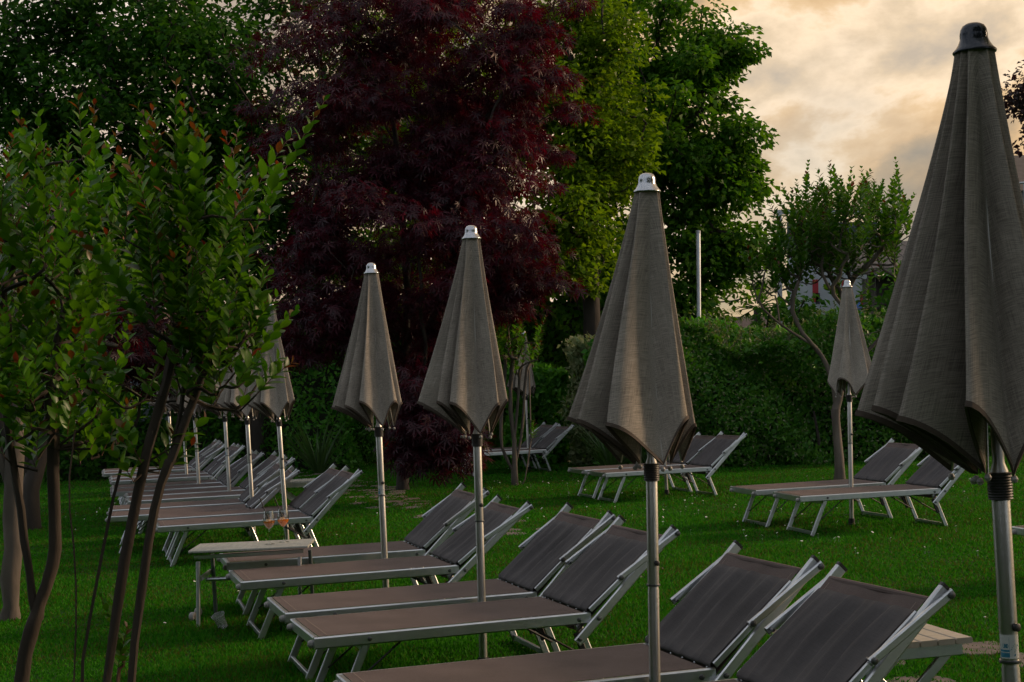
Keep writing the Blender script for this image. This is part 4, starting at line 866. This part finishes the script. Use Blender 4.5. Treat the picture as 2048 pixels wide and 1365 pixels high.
for (x, z, w, h_) in ((.9, 3.3, .16, .62), (.98, 3.25, .12, .3), (1.7, 3.4, .2, .5), (.75, 2.5, .1, .4), (2.2, 2.9, .18, .6)):
    build(MB().box((x, -.012, z), (x+w, -.003, z+h_)), 'print', M('board_red', (.32, .02, .03), .6) if w > .12 else M('board_dark', (.03, .03, .05), .6), fb)
# weathered wooden shed
shd = thing('wooden_shed', 'weathered grey wooden shed with an overhanging board roof behind the hedge', 'shed', (9.0, 36, 0)); wood = M('weathered_board', (.13, .115, .105), .9, 0, (.07, .062, .057), 5, bump=.4, bscale=30, stretch=(6, 6, .5)); woodL = M('roof_board', (.19, .16, .14), .9, 0, (.11, .095, .085), 5, bump=.4, bscale=30, stretch=(6, .6, 6))
for k in range(18):
    if k in (2, 5): continue
    x = -1.3+k*.2; build(MB().obar((x, 0, 0), (x, 0, 2.55+.04*math.sin(k*3)), .185, .03, up=(0, 1, 0)), 'plank', wood, shd)
build(MB().obar((-1.5, .04, 2.3), (2.3, .04, 2.3), .06, .12, up=(0, 0, 1)), 'rail', wood, shd)
for x in (-.35, 1.2, 2.2): build(MB().obar((x, .6, 0), (x, .6, 3.7), .16, .16, up=(0, 1, 0)), 'post', wood, shd)
build(MB().box((-.2, .75, 0), (2.3, 2.2, 3.6)), 'back_wall', M('shed_wall', (.05, .045, .04), .9, 0, (.035, .03, .028), 4), shd)
for k in range(9):
    x = -.75+k*.36; build(MB().obar((x, -.2, 3.72+.0), (x, 2.6, 4.55), .34, .035, up=(0, 0, 1)), 'roof_board', woodL, shd)
build(MB().obar((-.95, -.17, 3.66), (2.6, -.17, 3.66), .05, .14), 'fascia', woodL, shd)
m = MB(); m.lathe([(.0005, 2.62), (.10, 2.65), (.13, 2.75), (.10, 2.9), (.05, 3.0), (.0005, 3.02)], 10); o = build(m, 'blue_jug', M('blue_plastic', (.03, .10, .30), .4), None, True); o.location = (8.15, 35.97, 0); tag(o, 'small blue jug standing on the shed fence rail', 'jug')
# distant things
def house(name, label, x0, x1, y, h, rh, wallc, roofc):
    t = thing(name, label, 'house', ((x0+x1)/2, y, 0)); w = (x1-x0)/2; build(MB().box((-w, 0, 0), (w, 5, h)), 'wall', M('render_'+name+str(int(y)), wallc, .9, 0, tuple(c*.8 for c in wallc), 2), t)
    mb = MB(); mb.v = [(-w-.3, -.3, h), (w+.3, -.3, h), (w+.3, 5.3, h), (-w-.3, 5.3, h), (-w-.3, 2.5, h+rh), (w+.3, 2.5, h+rh)]; mb.f = [(0, 1, 5, 4), (2, 3, 4, 5), (0, 4, 3), (1, 2, 5), (3, 2, 1, 0)]; build(mb, 'roof', M('roof_'+str(int(y)), roofc, .9, 0, tuple(c*.7 for c in roofc), 6), t)
    for k in range(3):
        x = -w*.6+k*w*.6; f = build(MB().box((x-.45, -.06, h*.45), (x+.45, -.002, h*.45+1.1)), 'window', M('window_frame', (.4, .4, .38), .6), t); build(MB().box((x-.37, -.075, h*.45+.08), (x+.37, -.062, h*.45+1.02)), 'pane', M('window_glass', (.03, .035, .04), .08), f)
    return t
house('house', 'low distant house with a dark roof peeping over the bright hedge', 8.0, 13.5, 72, 3.2, .9, (.34, .27, .24), (.08, .06, .055))
hb = house('house', 'grey house with a balcony at the far right edge behind the purple tree', 12.0, 18, 36, 5.4, 1.2, (.28, .30, .33), (.10, .08, .07))
bal = build(MB().box((-3.4, -1.0, 4.4), (0, 0, 4.55)), 'balcony', M('balcony_slab', (.25, .26, .28), .8), hb)
for k in range(14): build(MB().tube([(-3.35+k*.25, -.95, 4.55), (-3.35+k*.25, -.95, 5.5)], .018, 6), 'baluster', gal, bal)
build(MB().tube([(-3.4, -.95, 5.5), (0, -.95, 5.5)], .03, 6), 'handrail', gal, bal)
def palm():
    b = (9.9, 62, 0); t = plant('palm_tree', 'distant palm tree beside the billboard frame', 'tree', b); build(MB().tube([(0, 0, 0), (.05, 0, 2), (.1, 0, 4.0)], [.22, .18, .16], 10), 'trunk', barkB, t, True); g = np.random.default_rng(77)
    for k in range(46):
        a = g.uniform(0, 2*math.pi); el = g.uniform(-.4, 1.3); d = np.array((math.cos(a)*math.cos(el), math.sin(a)*math.cos(el), math.sin(el))); p = np.array((.1, 0, 4.0))+d*.2; mb = MB(); L = g.uniform(.9, 1.3); s = nrm(np.cross(d, (0, 0, 1.))); tip = p+d*L*.5
        for q in range(9):
            f = -1+2*q/8; e = nrm(d+s*f*1.1+np.array((0, 0, -.25*abs(f)))); c = tip; w_ = .035; v = nrm(np.cross(e, (0, 0, 1.)))*w_; o = len(mb.v); mb.v += [c-v, c+v, c+e*L*.6+np.array((0, 0, -.1))]; mb.f.append((o, o+1, o+2))
        mb.tube([p, tip], .02, 4); build(mb, 'frond', L_dk, t)
palm()
for i, (x, y, z, r, lab) in enumerate(((10.4, 52, 2.3, 1.4, 'rounded dark bush below the billboard frame'), (9.3, 70, 3.2, .9, 'small distant tree left of the palm'), (8.2, 90, 4.3, .55, 'tiny distant tree with a round crown over the far roof'), (6.2, 34, 2.2, 1.3, 'dark bush behind the gnarled tree, beside the billboard frame'), (8.6, 33, 2.5, 1.3, 'dense dark bush in front of the shed at right'))):
    b = (x, y, 0); big_tree('far_tree', lab, b, [[b, (x, y, z*.5), (x, y, z*.8)]], ellipsoid_targets(34, (x, y, z), (r, r, r*.9), 400+i, .2), 60, r*.35, .8, .1+.0022*y, DW, L_dk if i != 1 else L_gr, barkB, 420+i, r_tip=.02)
m = MB(); m.tube([(-2, 75, 5.4), (4, 72, 4.55), (10, 69, 4.62), (18, 64, 5.9), (30, 60, 9)], .035, 5); tag(build(m, 'overhead_cable', black, None, True), 'thin overhead cable crossing the low sky behind the hedge', 'cable')
fp = thing('board_fence', 'pale blue grey boards of a fence glimpsed behind the left shrubs', 'fence', (-6.9, 28.6, 0)); pb = M('pale_board', (.25, .30, .36), .7, 0, (.2, .24, .29), 6)
for k in range(6): build(MB().obar((-.6+k*.2, 0, 0), (-.6+k*.2, 0, 2.35+.03*math.sin(k*5)), .185, .03, up=(0, 1, 0)), 'board', pb, fp)
